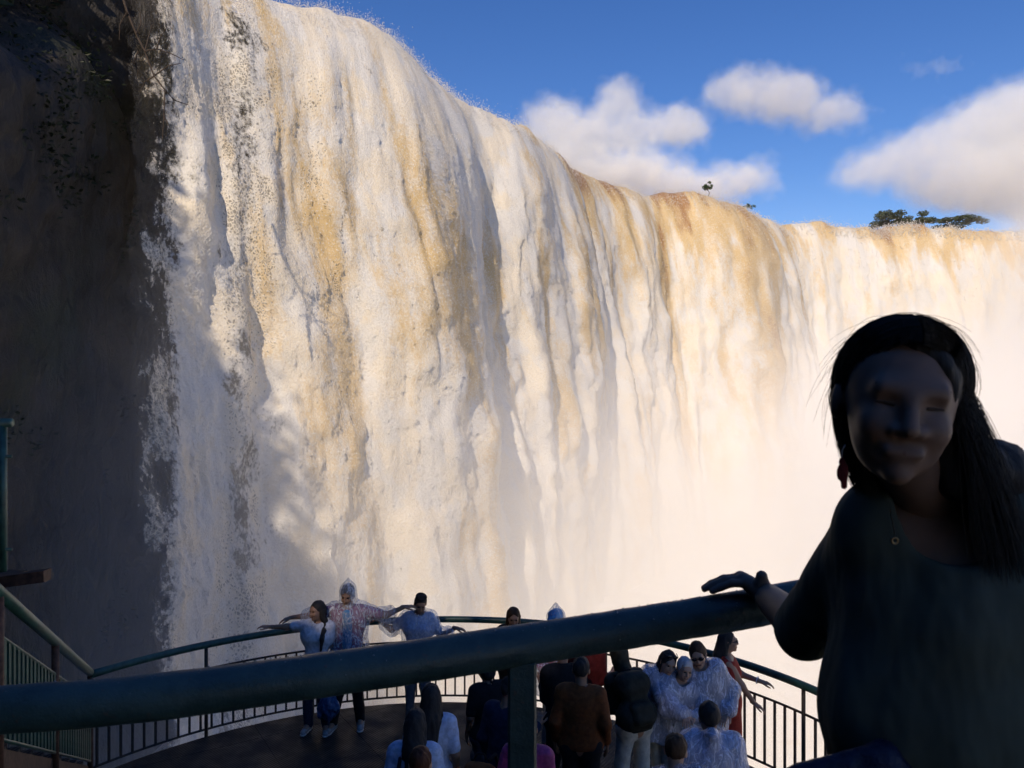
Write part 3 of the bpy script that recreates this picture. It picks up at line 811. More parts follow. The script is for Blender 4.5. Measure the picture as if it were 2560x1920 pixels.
# ================================================================== PEOPLE
class Shape:
    """distance-field modelling of a body or garment: rounded cones and ellipsoids, blended"""
    def __init__(s): s.p = []
    def cap(s, a, b, ra, rb=None, k=.03, fy=1.0, inf=0, op=1):
        s.p.append(('c', np.array(a, float), np.array(b, float), ra+inf, (rb if rb is not None else ra)+inf, k, fy, op)); return s
    def ell(s, c, r, R=None, k=.02, inf=0, op=1):
        s.p.append(('e', np.array(c, float), np.array(r, float)+inf, np.eye(3) if R is None else np.array(R, float), 0, k, 0, op)); return s
    def build(s, h, noise=None, cuts=()):
        lo = np.full(3, 9e9); hi = -lo
        boxes = []
        for q in s.p:
            if q[0] == 'c':
                r = max(q[3], q[4]); l = np.minimum(q[1], q[2])-r; u = np.maximum(q[1], q[2])+r
            else:
                r = q[2].max(); l = q[1]-r; u = q[1]+r
            boxes.append((l, u))
            if q[7] > 0: lo = np.minimum(lo, l); hi = np.maximum(hi, u)
        pad = 3*h+(noise[1] if noise else 0); lo = lo-pad; hi = hi+pad
        n = np.ceil((hi-lo)/h).astype(int)+1
        S = np.full(tuple(n), 1.0, np.float32)
        ax = [lo[i]+np.arange(n[i])*h for i in range(3)]
        for q, (l, u) in zip(s.p, boxes):
            m = q[5]+2.5*h+.02
            a = np.maximum(np.floor((l-m-lo)/h).astype(int), 0); b = np.minimum(np.ceil((u+m-lo)/h).astype(int)+1, n)
            if np.any(b <= a): continue
            X = ax[0][a[0]:b[0]][:,None,None]; Y = ax[1][a[1]:b[1]][None,:,None]; Z = ax[2][a[2]:b[2]][None,None,:]
            if q[0] == 'c':
                A, B = q[1], q[2]; f = q[6]; ba = (B-A)*np.array([1, f, 1]); L = max(ba@ba, 1e-9)
                px, py, pz = X-A[0], (Y-A[1])*f, Z-A[2]
                t = np.clip((px*ba[0]+py*ba[1]+pz*ba[2])/L, 0, 1)
                d = np.sqrt((px-t*ba[0])**2+(py-t*ba[1])**2+(pz-t*ba[2])**2)-(q[3]+t*(q[4]-q[3]))
            else:
                c, r, R = q[1], q[2], q[3]; px, py, pz = X-c[0], Y-c[1], Z-c[2]
                e = [(px*R[0,i]+py*R[1,i]+pz*R[2,i])/r[i] for i in range(3)]
                k0 = np.sqrt(e[0]**2+e[1]**2+e[2]**2); k1 = np.sqrt((e[0]/r[0])**2+(e[1]/r[1])**2+(e[2]/r[2])**2)+1e-9
                d = k0*(k0-1)/k1
            sl = (slice(a[0], b[0]), slice(a[1], b[1]), slice(a[2], b[2])); T = S[sl]; k = q[5]
            if q[7] > 0:
                hh = np.clip(.5+.5*(T-d)/k, 0, 1); S[sl] = T*(1-hh)+d*hh-k*hh*(1-hh)
            else:
                hh = np.clip(.5-.5*(T+d)/k, 0, 1); S[sl] = T*(1-hh)-d*hh+k*hh*(1-hh)
        if noise:
            amp, seed, sc = noise[1], noise[2], noise[0]
            near = np.argwhere(np.abs(S) < .06)
            P = np.stack([ax[i][near[:,i]] for i in range(3)], -1)
            S[near[:,0], near[:,1], near[:,2]] += (amp*fbm3(P*np.array(sc), seed, 3)).astype(np.float32)
        for (pt, nr) in cuts:          # keep the side the normal points away from
            nr = np.array(nr, float); nr /= np.linalg.norm(nr)
            d = (ax[0][:,None,None]-pt[0])*nr[0]+(ax[1][None,:,None]-pt[1])*nr[1]+(ax[2][None,None,:]-pt[2])*nr[2]
            S = np.maximum(S, d.astype(np.float32))
        S[[0,-1]] = 1; S[:,[0,-1]] = 1; S[:,:,[0,-1]] = 1
        return surface_nets(S, lo, h)

def join_meshes(parts):
    V = []; F = []; n = 0
    for v, f in parts:
        V.append(v); F.append(f+n); n += len(v)
    return np.concatenate(V), np.concatenate(F)

def rotm(yaw=0, pitch=0, roll=0):
    """head / body turn in degrees: yaw to the figure's left is positive, pitch forward is positive, roll tips to +x"""
    y, p, r = map(math.radians, (yaw, pitch, roll))
    return np.array(Matrix.Rotation(y, 3, 'Z') @ Matrix.Rotation(p, 3, 'X') @ Matrix.Rotation(r, 3, 'Y'))

def ik(sh, wr, pole, l1, l2):
    sh = np.array(sh, float); wr = np.array(wr, float); d = wr-sh; L = np.linalg.norm(d)
    if L > (l1+l2)*.999: d = d/L*(l1+l2)*.999; wr = sh+d; L = np.linalg.norm(d)
    x = (L*L+l1*l1-l2*l2)/(2*L); hgt = math.sqrt(max(l1*l1-x*x, 0)); u = d/L
    p = np.array(pole, float); p = p-u*(p@u); p /= np.linalg.norm(p)+1e-9
    return sh+u*x+p*hgt, wr

def hand_shape(wr, fdir, palm, thumb, s=1.0, curl=(12, 18, 14), spread=.10):
    """palm and five fingers from the wrist; fdir along the fingers, palm = the way the palm faces, thumb = thumb side"""
    wr = np.array(wr, float); x = np.array(fdir, float); x /= np.linalg.norm(x)
    z = np.array(palm, float); z = z-x*(z@x); z /= np.linalg.norm(z); y = np.cross(z, x)
    if y@np.array(thumb, float) < 0: y = -y
    g = Shape(); P = lambda a, b, c: wr+(x*a+y*b+z*c)*s
    g.cap(P(-.035,0,0), P(.02,0,0), .024*s, .024*s, .012)
    for b in (-.026, -.009, .009, .026): g.cap(P(.012, b*.6, 0), P(.082, b, -.002), .0155*s, .0125*s, .012)
    ln = (.058, .072, .078, .070)
    for i, b in enumerate((-.031, -.0105, .0105, .031)):
        p = P(.085, b, 0); a = 0; sp = spread*b/.031
        for j, (f, r) in enumerate(((.45, .0092), (.31, .0082), (.26, .0074))):
            a += math.radians(curl[j]); L = ln[i]*f
            q = p+(x*math.cos(a)*math.cos(sp)+y*math.sin(sp)+z*math.sin(a))*L*s
            g.cap(p, q, r*s, r*.93*s, .004); p = q
    p0 = P(.015, .022, .006); p1 = P(.050, .050, .016); p2 = P(.075, .062, .022); p3 = P(.095, .066, .026)
    g.cap(p0, p1, .0135*s, .011*s, .008).cap(p1, p2, .0105*s, .0095*s, .004).cap(p2, p3, .0095*s, .0075*s, .004)
    return g

def head_frame(J): return J['head'], J['HR']
def head_shape(J, s, wide=1.0):
    c, R = J['head'], J['HR']; P = lambda x, y, z: c+R@(np.array([x*wide, y, z])*s)
    g = Shape()
    g.ell(P(0, .012, .028), np.array([.074*wide, .094, .092])*s, R, .02)
    g.ell(P(0, -.030, -.035), np.array([.060*wide, .062, .082])*s, R, .03)
    g.cap(P(0, -.072, -.098), P(0, -.066, -.085), .020*s, .026*s, .02)
    g.cap(P(0, -.090, .010), P(0, -.108, -.030), .008*s, .0125*s, .014)
    g.cap(P(-.014, -.096, -.034), P(.014, -.096, -.034), .009*s, .009*s, .006)
    g.cap(P(-.034, -.078, .026), P(.034, -.078, .026), .010*s, .010*s, .03)
    for q in (-1, 1):
        g.ell(P(.034*q, -.066, -.030), np.array([.024, .026, .024])*s, R, .02)
        g.ell(P(.031*q, -.098, .006), np.array([.016, .014, .011])*s, R, .010, op=-1)
        g.ell(P(.076*q, .016, -.006), np.array([.011, .020, .032])*s, R@rotm(20*q), .006)
    g.cap(P(-.018, -.089, -.066), P(.018, -.089, -.066), .007*s, .007*s, .012)
    g.cap(P(-.022, -.104, -.0600), P(.022, -.104, -.0600), .003*s, .003*s, .004, op=-1)
    g.cap(P(0, .015, -.05), J['neck'], .052*s, .056*s, .03)
    return g

def skeleton(h=1.7, lean=(0, 0), head=(0, 0, 0), a=None, b=None, apole=(0, .6, -1), bpole=(0, .6, -1), fem=False, legs=None, neckf=.02):
    s = h/1.72; J = {'s': s}; pel = np.array([0, 0, .93])*s; R = rotm(0, lean[0], lean[1]); J['R'] = R; J['pel'] = pel
    up = lambda x, y, z: pel+R@((np.array([x, y, z])-np.array([0, 0, .93]))*s)
    sw = .158 if fem else .178
    J['waist'] = up(0, 0, 1.08); J['chest'] = up(0, .0, 1.27); J['neck'] = up(0, .015, 1.455)
    J['sa'] = up(-sw, .01, 1.395); J['sb'] = up(sw, .01, 1.395)
    HR = rotm(*head); J['HR'] = HR; J['head'] = J['neck']+R@np.array([0, -neckf, .075])*s+HR@np.array([0, -.012, .075])*s
    for q, t, pole in (('a', a, apole), ('b', b, bpole)):
        sg = -1 if q == 'a' else 1
        if t is None:
            J['e'+q] = J['s'+q]+np.array([sg*.06, .05, -.27])*s; J['w'+q] = J['e'+q]+np.array([sg*.01, -.10, -.21])*s; J['f'+q] = np.array([0, -.3, -1])
        else:
            wr, fd = t; e, w = ik(J['s'+q], wr, pole, .285*s, .25*s); J['e'+q] = e; J['w'+q] = w
            J['f'+q] = np.array(fd if fd is not None else (w-e), float)
    for q, sg in (('a', -1), ('b', 1)):
        J['h'+q] = np.array([sg*.09, 0, .90])*s
        l = (legs or {}).get(q, None)
        J['k'+q] = np.array([sg*.10, -.03, .49])*s if l is None else np.array(l[0], float)
        J['n'+q] = np.array([sg*.11, .02, .085])*s if l is None else np.array(l[1], float)
        J['t'+q] = J['n'+q]+np.array([sg*.03, -.15, -.055])*s
    J['fem'] = fem
    return J

def torso(g, J, inf=0, hip=True, k=.05):
    s = J['s']; f = 1.45; F = J['fem']
    g.cap(J['sa']*.86+J['sb']*.14, J['sb']*.86+J['sa']*.14, .072*s, None, k, 1.1, inf)
    g.cap(J['chest']+J['R']@np.array([-.06, 0, 0])*s, J['chest']+J['R']@np.array([.06, 0, 0])*s, .150*s, None, k, f, inf)
    if F:
        for q in (-1, 1): g.ell(J['chest']+J['R']@np.array([.072*q, -.085, -.01])*s, np.array([.060, .044, .060])*s, None, .05, inf)
    g.cap(J['chest'], J['waist'], (.15 if F else .165)*s, (.125 if F else .15)*s, k, f*.95, inf)
    if hip: g.cap(J['waist'], J['pel'], (.125 if F else .15)*s, .15*s, k, 1.25, inf); g.cap(J['ha'], J['hb'], (.12 if F else .11)*s, None, k, 1.1, inf)
    return g
def arm(g, J, q, inf=0, upto=1.0, k=.03, inf2=None):
    s = J['s']; S, E, Wt = J['s'+q], J['e'+q], J['w'+q]; i2 = inf if inf2 is None else inf2
    if upto >= .5:
        g.cap(S, E, .052*s, .040*s, k, 1, inf)
        t = (upto-.5)*2
        if t > .02: g.cap(E, E+(Wt-E)*t, .040*s+(i2-inf), (.040-.014*t)*s+(i2-inf), k, 1, inf)
    else:
        g.cap(S, S+(E-S)*upto*2, .052*s, (.052-.024*upto)*s, k, 1, inf)
    return g
def leg(g, J, q, inf=0, k=.03, lo=1.0):
    s = J['s']; g.cap(J['h'+q], J['k'+q], .085*s, .056*s, k, 1, inf)
    g.cap(J['k'+q], J['k'+q]+(J['n'+q]-J['k'+q])*lo, .055*s, .040*s, k, 1, inf); return g

def cloth(name, col, rough=.85, var=.2, scale=25, bump=.4, bd=.012, stretch=(1, 1, 1), spec=.2):
    b = MatB(name); v = b.coord('Object', stretch); n = b.noise(v, scale, 3, .6)
    c = b.mixc(b.mr(n, .3, .7, 0, 1), tuple(x*(1-var) for x in col), tuple(min(1, x*(1+var)) for x in col))
    return b.done(b.pbsdf(c, rough, spec, 0, b.bump(n, bump, bd)))
def poncho_mat(name, tint, clear=.5):
    b = MatB(name); v = b.coord('Object', (1, 1, .35)); n = b.noise(v, 9, 3, .6, 1.6)
    v2 = b.noise(b.coord('Object', (1, 1, .5)), 20, 2, .55, 1.2)
    nor = b.bump(b.math('ADD', n, b.math('MULTIPLY', v2, .4)), 1.0, .035)
    p = b.pbsdf(tint, .16, .6, 0, nor); t = b.n('ShaderNodeBsdfTransparent'); t.inputs[0].default_value = (.93, .95, .98, 1)
    cr = b.mr(b.math('ABSOLUTE', b.math('SUBTRACT', n, .5)), 0, .045, 1, 0)  # opaque crease lines painted in as bright glossy streaks
    cr2 = b.mr(b.math('ABSOLUTE', b.math('SUBTRACT', v2, .52)), 0, .03, .5, 0)
    f = b.math('SUBTRACT', clear+.14, b.math('MULTIPLY', b.math('MAXIMUM', cr, cr2), .55), clamp=True)
    mx = b.n('ShaderNodeMixShader'); b.l(f, mx.inputs[0]); b.l(p.outputs[0], mx.inputs[1]); b.l(t.outputs[0], mx.inputs[2])
    return b.done(mx)
PONCHO = poncho_mat('clear_plastic', (.60, .64, .74), .66)
PONCHO_MILKY = poncho_mat('milky_plastic', (.55, .59, .74), .36)
SKINS = [simple_mat('skin', c, .5, .35, .08, 20, .1, .002) for c in ((.36, .20, .13), (.27, .145, .09), (.42, .25, .17))]
def hair_mat(name, col):
    b = MatB(name); n = b.noise(b.coord('Object', (1, 1, .12)), 110, 3, .6)
    return b.done(b.pbsdf(b.mixc(n, tuple(x*.6 for x in col), tuple(x*1.5 for x in col)), .6, .15, 0, b.bump(n, .8, .004)))
HAIR_BLACK = hair_mat('black_hair', (.030, .027, .026)); HAIR_BROWN = hair_mat('brown_hair', (.05, .028, .016)); HAIR_WHITE = hair_mat('white_hair', (.45, .45, .47)); HAIR_RED = hair_mat('reddish_hair', (.07, .026, .014))
M_EYE = simple_mat('eye', (.02, .015, .012), .15, .6, .1, 50, 0, .001); M_LIP = simple_mat('lips', (.17, .075, .06), .45, .4, .1, 60, .1, .001)
M_GLASS = simple_mat('dark_lens', (.01, .01, .012), .1, .7, .1, 50, 0, .001)
M_SHOE = cloth('shoe', (.30, .29, .28), .7); M_SOLE = cloth('sole', (.55, .54, .52), .8); M_DARKSHOE = cloth('dark_shoe', (.03, .03, .032), .6)
M_BLACK = cloth('black_cloth', (.014, .014, .016)); M_NAVY = cloth('navy_cloth', (.018, .024, .05)); M_WHITE = cloth('white_cloth', (.62, .62, .66)); M_JEANS = cloth('jeans', (.03, .045, .08), .85, .3, 60)
M_PALE = cloth('pale_blue_cloth', (.42, .50, .66)); M_RED = cloth('red_cloth', (.34, .035, .022), .8, .15); M_MAROON = cloth('maroon_cloth', (.10, .012, .014)); M_PINK = cloth('pink_plastic', (.34, .05, .15), .4, .25, 20, .6)
M_ORANGE = cloth('orange_cloth', (.17, .05, .014), .75); M_PURPLE = cloth('purple_cloth', (.26, .08, .15)); M_BLUE = cloth('blue_cloth', (.07, .22, .42)); M_GREY = cloth('grey_cloth', (.20, .20, .21)); M_CREAM = cloth('cream_trousers', (.58, .55, .48), .85, .15, 18, .7)
M_OLIVE = cloth('olive_pack', (.020, .022, .017), .7, .3, 18, .6); M_SKYBLUE = cloth('sky_blue_cloth', (.12, .36, .62)); M_DGREEN = cloth('dark_green_cloth', (.065, .078, .062), .85, .2, 7, .8, .03, (1.0, 1.0, .45))

def person(loc, rz, label, J, skin=0, hair=('short', HAIR_BLACK), shirt=None, sleeve=.3, trousers=M_JEANS, shoes=M_DARKSHOE, poncho=None, hood=False, dress=None,
           glasses=None, vox=.016, seed=1, extras=None, poncho_len=.62, psleeve=.92, hand_curl=(12, 18, 14), palms=None, lower=True, group='visitors on the round deck', hh=.006):
    root = empty('person', loc, math.radians(rz)); tag(root, label, 'person', group)
    s = J['s']; SK = SKINS[skin]
    # ---- the body: torso, arms and legs, with head and hands joined on at a finer grain
    g = Shape(); torso(g, J)
    for q in 'ab': arm(g, J, q); leg(g, J, q); g.cap(J['n'+q], J['t'+q], .036*s, .030*s, .03)
    g.cap(J['chest']+(J['neck']-J['chest'])*.5, J['neck'], .07*s, .056*s, .04)
    parts = [g.build(vox), head_shape(J, s).build(hh*s)]
    for q, sg in (('a', -1), ('b', 1)):
        pal, th = (palms or {}).get(q, ((0, 0, -1), (0, -1, 0)))
        if (palms or {}).get(q) is None and abs(J['f'+q][2]) > .75*np.linalg.norm(J['f'+q]): pal, th = (-sg, 0, 0), (0, -1, 0)
        parts.append(hand_shape(J['w'+q], J['f'+q], pal, th, s, hand_curl).build(.0052*s))
    V, F = join_meshes(parts); mesh_obj('body', V, F, SK, root)
    HP = lambda x, y, z: J['head']+J['HR']@(np.array([x, y, z])*s)
    if glasses != 'eyes':
        for q in (-1, 1):
            v, f = Shape().ell(HP(.031*q, -.089, .007), np.array([.014, .009, .008])*s, J['HR']).build(.0035*s); mesh_obj('eye', v, f, M_EYE, root)
    v, f = Shape().cap(HP(-.020, -.0945, -.064), HP(.020, -.0945, -.064), .0055*s, None, .004).build(.0035*s); mesh_obj('mouth', v, f, M_LIP, root)
    # ---- hair
    style, hm = hair; g = Shape()
    if style != 'none':
        g.ell(HP(0, .018, .034), np.array([.083, .102, .098])*s, J['HR'], .02)
        if style in ('long', 'braid', 'tied'):
            g.ell(HP(0, .055, -.02), np.array([.088, .075, .10])*s, J['HR'], .03)
        if style == 'short': cut = [(HP(0, -.030, .0), J['HR']@np.array([0, -1, -.62]))]
        else: cut = []; g.ell(HP(0, -.092, -.022), np.array([.066, .070, .100])*s, J['HR'], .014, op=-1)
        if style == 'short': cut.append((HP(0, .0, -.055), J['HR']@np.array([0, -.2, -1])))
        parts = [g.build(.007*s, ((40, 40, 12), .010, seed), cut)]
        bk = J['R']@np.array([0, .085, 0])*s
        if style == 'long':
            g2 = Shape(); p0 = HP(0, .06, 0); p1 = J['neck']+bk*1.0+np.array([0, 0, -.02]); p2 = J['chest']+bk*1.75
            g2.cap(p0, p1, .085*s, .085*s, .03, 1.3).cap(p1, p2, .085*s, .055*s, .03, 1.5)
            for q in (-1, 1): g2.cap(HP(.062*q, .02, .0), J['neck']+np.array([.075*q, .03, -.03])*s, .034*s, .034*s, .02).cap(J['neck']+np.array([.075*q, .03, -.03])*s, J['chest']+np.array([.085*q, .07, .02])*s, .034*s, .02*s, .02)
            parts.append(g2.build(.010*s, ((38, 38, 6), .014, seed+3)))
        elif style == 'braid':
            g2 = Shape(); p0 = HP(.05, .03, -.02); p1 = J['neck']+np.array([.10, -.03, -.02])*s; p2 = J['chest']+np.array([.10, -.155, .0])*s; p3 = J['waist']+np.array([.095, -.165, .04])*s
            g2.cap(p0, p1, .05*s, .038*s, .02).cap(p1, p2, .036*s, .03*s, .02).cap(p2, p3, .03*s, .014*s, .02)
            parts.append(g2.build(.009*s, ((30, 30, 25), .014, seed+3)))
        elif style == 'tied':
            g2 = Shape().ell(HP(0, .12, .03), np.array([.04, .04, .045])*s, None, .02); parts.append(g2.build(.009*s, ((40, 40, 40), .01, seed)))
        v, f = join_meshes(parts); mesh_obj('hair', v, f, hm, root)
    # ---- clothes
    if shirt:
        g = torso(Shape(), J, .016)
        for q in 'ab': arm(g, J, q, .018, sleeve)
        hem = J['pel']+np.array([0, 0, -.04])*s; g.cap(J['chest']*.35+J['neck']*.65, J['neck'], .10*s, .075*s, .03, 1.1); g.cap(J['neck']+J['R']@np.array([0, -.012, .0])*s, J['neck']+J['R']@np.array([0, -.03, .16])*s, .068*s, .09*s, .012, op=-1)
        v, f = g.build(max(vox*.85, .012), ((7, 7, 12), .012, seed+10), [(hem, (0, 0, -1))]); mesh_obj('shirt', v, f, shirt, root)
    if dress:
        g = torso(Shape(), J, .015); g.cap(J['pel'], J['pel']*np.array([1, 1, .35]), .17*s, .19*s, .04, 1.2)
        v, f = g.build(max(vox*.8, .012), ((6, 6, 3), .012, seed+10), [(J['neck']+np.array([0, 0, -.005])*s, (0, -.35, 1)), (J['pel']*np.array([1, 1, .4]), (0, 0, -1))]); mesh_obj('dress', v, f, dress, root)
    if trousers and lower:
        g = Shape(); g.cap(J['ha'], J['hb'], .125*s, None, .04, 1.1, .004)
        for q in 'ab': leg(g, J, q, .018)
        v, f = g.build(vox, ((9, 9, 9), .012, seed+20)); mesh_obj('trousers', v, f, trousers, root)
    if lower:
        for q in 'ab':
            n, t = J['n'+q], J['t'+q]
            g = Shape().cap(n+np.array([0, .035, -.035])*s, t, .045*s, .038*s, .03).cap(n, n+np.array([0, .01, -.04])*s, .05*s, .05*s, .02)
            v, f = g.build(.011, None, [((0, 0, .018), (0, 0, -1))]); sh = mesh_obj('shoe', v, f, shoes, root)
            g = Shape().cap((n*np.array([1, 1, 0]))+np.array([0, .04, .014]), (t*np.array([1, 1, 0]))+np.array([0, -.01, .014]), .046*s, .040*s, .02)
            v, f = g.build(.011, None, [((0, 0, .02), (0, 0, 1)), ((0, 0, .002), (0, 0, -1))]); mesh_obj('sole', v, f, M_SOLE, sh)
    if poncho:
        g = torso(Shape(), J, .045, True, .06)
        low = J['pel']*np.array([1, 1, poncho_len]); g.cap(J['chest'], low, .20*s, .29*s, .08, 1.15)
        for q in 'ab': arm(g, J, q, .035, psleeve, .06, .05)
        if hood:
            g.ell(HP(0, .022, .03), np.array([.108, .125, .125])*s, J['HR'], .03); g.cap(HP(0, .03, .10), HP(0, .05, .20), .06*s, .012*s, .04); g.cap(HP(0, .03, -.05), J['neck'], .10*s, .11*s, .04)
            g.ell(HP(0, -.13, -.01), np.array([.068, .085, .088])*s, J['HR'], .015, op=-1)
            cuts = [(low, (0, 0, -1))]
        else:
            g.cap(J['neck']+J['R']@np.array([0, .07, -.03])*s, J['neck']+J['R']@np.array([0, .10, .05])*s, .07*s, .06*s, .04, .8)
            g.cap(J['chest']*.3+J['neck']*.7, J['neck'], .12*s, .09*s, .04); g.cap(J['neck']+J['R']@np.array([0, -.03, .02])*s, J['neck']+J['R']@np.array([0, -.05, .16])*s, .075*s, .10*s, .02, op=-1)
            cuts = [(low, (0, 0, -1))]
        v, f = g.build(max(vox*.9, .012), ((9, 9, 4), .024, seed+30), cuts); mesh_obj('poncho', v, f, poncho, root)
    if glasses:
        c, y, z = ((0, -.102, .008) if glasses == 'eyes' else (0, -.060, .098))
        sg = empty('sunglasses'); sg.parent = root
        for q in (-1, 1):
            v, f = Shape().ell(HP(.034*q, y, z), np.array([.030, .008, .022])*s, J['HR']).build(.005*s); mesh_obj('lens', v, f, M_GLASS, sg)
            v, f = Shape().cap(HP(.064*q, y, z+.006), HP(.083*q, y+.10, z+.002), .0045*s, None, .004).build(.004*s); mesh_obj('temple', v, f, M_GLASS, sg)
        v, f = Shape().cap(HP(-.012, y-.004, z+.006), HP(.012, y-.004, z+.006), .0045*s, None, .004).build(.004*s); mesh_obj('bridge', v, f, M_GLASS, sg)
    if extras: extras(root, J, HP, s)
    return root

def stand(px, d): return Vector(((px-1280)/1923*d, d, 0))
def rel(px, py, d, L): return np.array(at(px, py, d)-L)

# ---- the three by the rail with their arms spread
L = stand(790, 9.3)
J = skeleton(1.57, (0, 3), (-38, 2, -4), fem=True, a=(rel(655, 1568, 9.42, L), (-1, .1, .05)), b=(rel(862, 1585, 9.55, L), (1, .3, -.1)), apole=(0, .2, -1), bpole=(0, .3, -1),
             legs={'a': ((-.09, -.03, .45), (-.10, .03, .08)), 'b': ((.09, -.04, .45), (.12, .0, .08))})
person(L, 0, 'smiling woman in a white t-shirt with a long dark braid, one arm along the rail', J, 0, ('braid', HAIR_BLACK), M_WHITE, .30, M_JEANS, M_SHOE, seed=11, vox=.014)
L = stand(870, 9.45)
def man_shirt(root, J, HP, s):
    g = Shape().cap(J['chest']+np.array([.015, -.125, .12])*s, J['waist']+np.array([.02, -.145, -.05])*s, .060*s, .055*s, .03, 2.2)
    v, f = g.build(.011, ((8, 8, 5), .012, 5)); mesh_obj('scarf', v, f, M_BLUE, root)
J = skeleton(1.74, (0, 0), (-4, 14, 3), a=(rel(722, 1545, 9.5, L), (-1, .05, -.28)), b=(rel(1012, 1517, 9.5, L), (1, .1, .05)), apole=(0, .2, -1), bpole=(0, .2, -1),
             legs={'a': ((-.10, -.08, .47), (-.16, -.10, .085)), 'b': ((.12, -.03, .48), (.15, .0, .085))})
person(L, 0, 'tall man in a hooded clear rain poncho with both arms stretched wide', J, 0, ('short', HAIR_BLACK), M_PURPLE, .34, M_BLACK, M_SHOE, PONCHO, True, seed=12, extras=man_shirt, vox=.015, poncho_len=.80, psleeve=.60)
L = stand(1045, 9.6)
def cap_on_head(root, J, HP, s):
    g = Shape().ell(HP(0, .01, .105), np.array([.078, .09, .035])*s, J['HR'], .02).cap(HP(-.05, -.02, .125), HP(.06, -.03, .130), .014*s, None, .02)
    v, f = g.build(.008); mesh_obj('visor', v, f, M_BLACK, root)
J = skeleton(1.58, (0, 2), (12, 20, 6), fem=True, a=(rel(942, 1548, 9.6, L), (-1, -.05, -.02)), b=(rel(1140, 1570, 9.62, L), (1, .1, -.25)), apole=(0, .2, -1), bpole=(0, .2, -1))
person(L, 0, 'woman in a clear poncho with a dark visor, right of the tall man', J, 1, ('short', HAIR_BLACK), M_PALE, .34, M_GREY, M_SHOE, PONCHO, False, seed=13, extras=cap_on_head, vox=.015, poncho_len=.7, psleeve=.75)
# ---- two whose heads show above the near handrail
L = stand(1283, 9.2)
J = skeleton(1.55, (6, 0), (4, 16, 0), fem=True, a=(np.array([-.10, -.30, 1.02]), (.6, -.5, .2)), b=(np.array([.10, -.30, 1.04]), (-.6, -.5, .2)), apole=(-1, .3, -1), bpole=(1, .3, -1))
person(L, 0, 'long-haired person whose eyes just clear the near handrail, left of the blue hood', J, 1, ('long', HAIR_BROWN), M_BLACK, .9, M_BLACK, seed=14)
L = stand(1388, 8.9)
def blue_cap(root, J, HP, s):
    g = Shape().ell(HP(0, .01, .055), np.array([.088, .105, .085])*s, J['HR'], .02).cap(HP(-.03, -.09, .035), HP(.03, -.14, .03), .02*s, None, .03, 1)
    v, f = g.build(.009, ((20, 20, 30), .012, 4), [(HP(0, 0, .01), J['HR']@np.array([0, 0, -1]))]); mesh_obj('cap', v, f, M_SKYBLUE, root)
J = skeleton(1.60, (4, 0), (-60, 10, 0), a=(np.array([-.22, -.30, .98]), (-.8, -.4, 0)), apole=(-1, .3, -1))
person(L, 20, 'person in a light blue cap under a clear hood and a pink raincoat', J, 1, ('short', HAIR_BLACK), M_PINK, .95, M_GREY, M_DARKSHOE, PONCHO, True, seed=15, extras=blue_cap, poncho_len=.75)
# ---- the crowd in the middle
L = stand(1462, 8.25)
J = skeleton(1.63, (3, 0), (150, 8, 0), a=(np.array([-.20, -.28, 1.05]), (0, -1, .3)))
person(L, 150, 'person in a maroon shirt below the handrail, left of the dark backpack', J, 1, ('short', HAIR_BLACK), M_MAROON, .7, M_GREY, seed=16, vox=.018)
L = stand(1585, 7.55)
J = skeleton(1.60, (17, 4), (-20, 20, 8), b=(np.array([.20, -.35, 1.0]), (.1, -1, 0)), legs={'a': ((-.11, -.02, .46), (-.13, .04, .085)), 'b': ((.11, -.05, .46), (.14, .02, .085))})
person(L, 205, 'person seen from behind in pale crumpled trousers carrying a dark backpack', J, 0, ('none', HAIR_BLACK), M_OLIVE, .9, M_CREAM, M_SHOE, seed=17,
       extras=lambda root, J, HP, s: mesh_obj('hood', *Shape().ell(HP(0, .02, .03), np.array([.10, .12, .125])*s, J['HR'], .02).cap(HP(0, .03, -.06), J['neck'], .09*s, .10*s, .03).ell(HP(0, -.13, -.01), np.array([.066, .08, .088])*s, J['HR'], .015, op=-1).build(.011, ((14, 14, 14), .012, 4)), M_OLIVE, root))
def backpack(loc, rz, label, mat, tilt=0, s=1.0, seed=1):
    root = empty('backpack', loc, math.radians(rz)); root.rotation_euler = (math.radians(tilt), 0, math.radians(rz)); tag(root, label, 'backpack', 'bags carried by visitors')
    v, f = Shape().cap((-.07, 0, .10), (.07, 0, .10), .11*s, None, .05).cap((-.06, 0, .38), (.06, 0, .38), .10*s, None, .10).build(.013, ((8, 8, 8), .016, seed)); b_ = mesh_obj('bag', v, f, mat, root)
    v, f = Shape().cap((-.06, .10, .08), (.06, .10, .08), .055*s, None, .03).cap((-.06, .10, .17), (.06, .10, .17), .05*s, None, .05).build(.011, ((10, 10, 10), .010, seed)); mesh_obj('pocket', v, f, mat, root)
    tube_mesh('carry_loop', [(-.05, -.05, .47), (-.03, -.05, .515), (.03, -.05, .515), (.05, -.05, .47)], .009, M_BLACK, root, 6)
    for x in (-.10, .10): tube_mesh('shoulder_strap', [(x*.7, -.06, .46), (x, -.17, .47), (x*1.1, -.26, .36), (x*1.1, -.22, .16), (x, -.08, .06)], .017, M_BLACK, root, 6)
    return root
R_ = math.radians(205)
backpack(Vector((L.x-math.sin(R_)*.16-.06, L.y+math.cos(R_)*.16-.06, .93)), 205, 'big dark backpack on the person in pale trousers', M_OLIVE, 17, 1.25, 3)
L = stand(1452, 7.1)
J = skeleton(1.66, (2, 0), (0, 6, 0))
person(L, 172, 'person from behind in an orange-brown jacket left of the dark backpack', J, 1, ('short', HAIR_BLACK), M_ORANGE, .95, M_BLACK, seed=18, vox=.018)
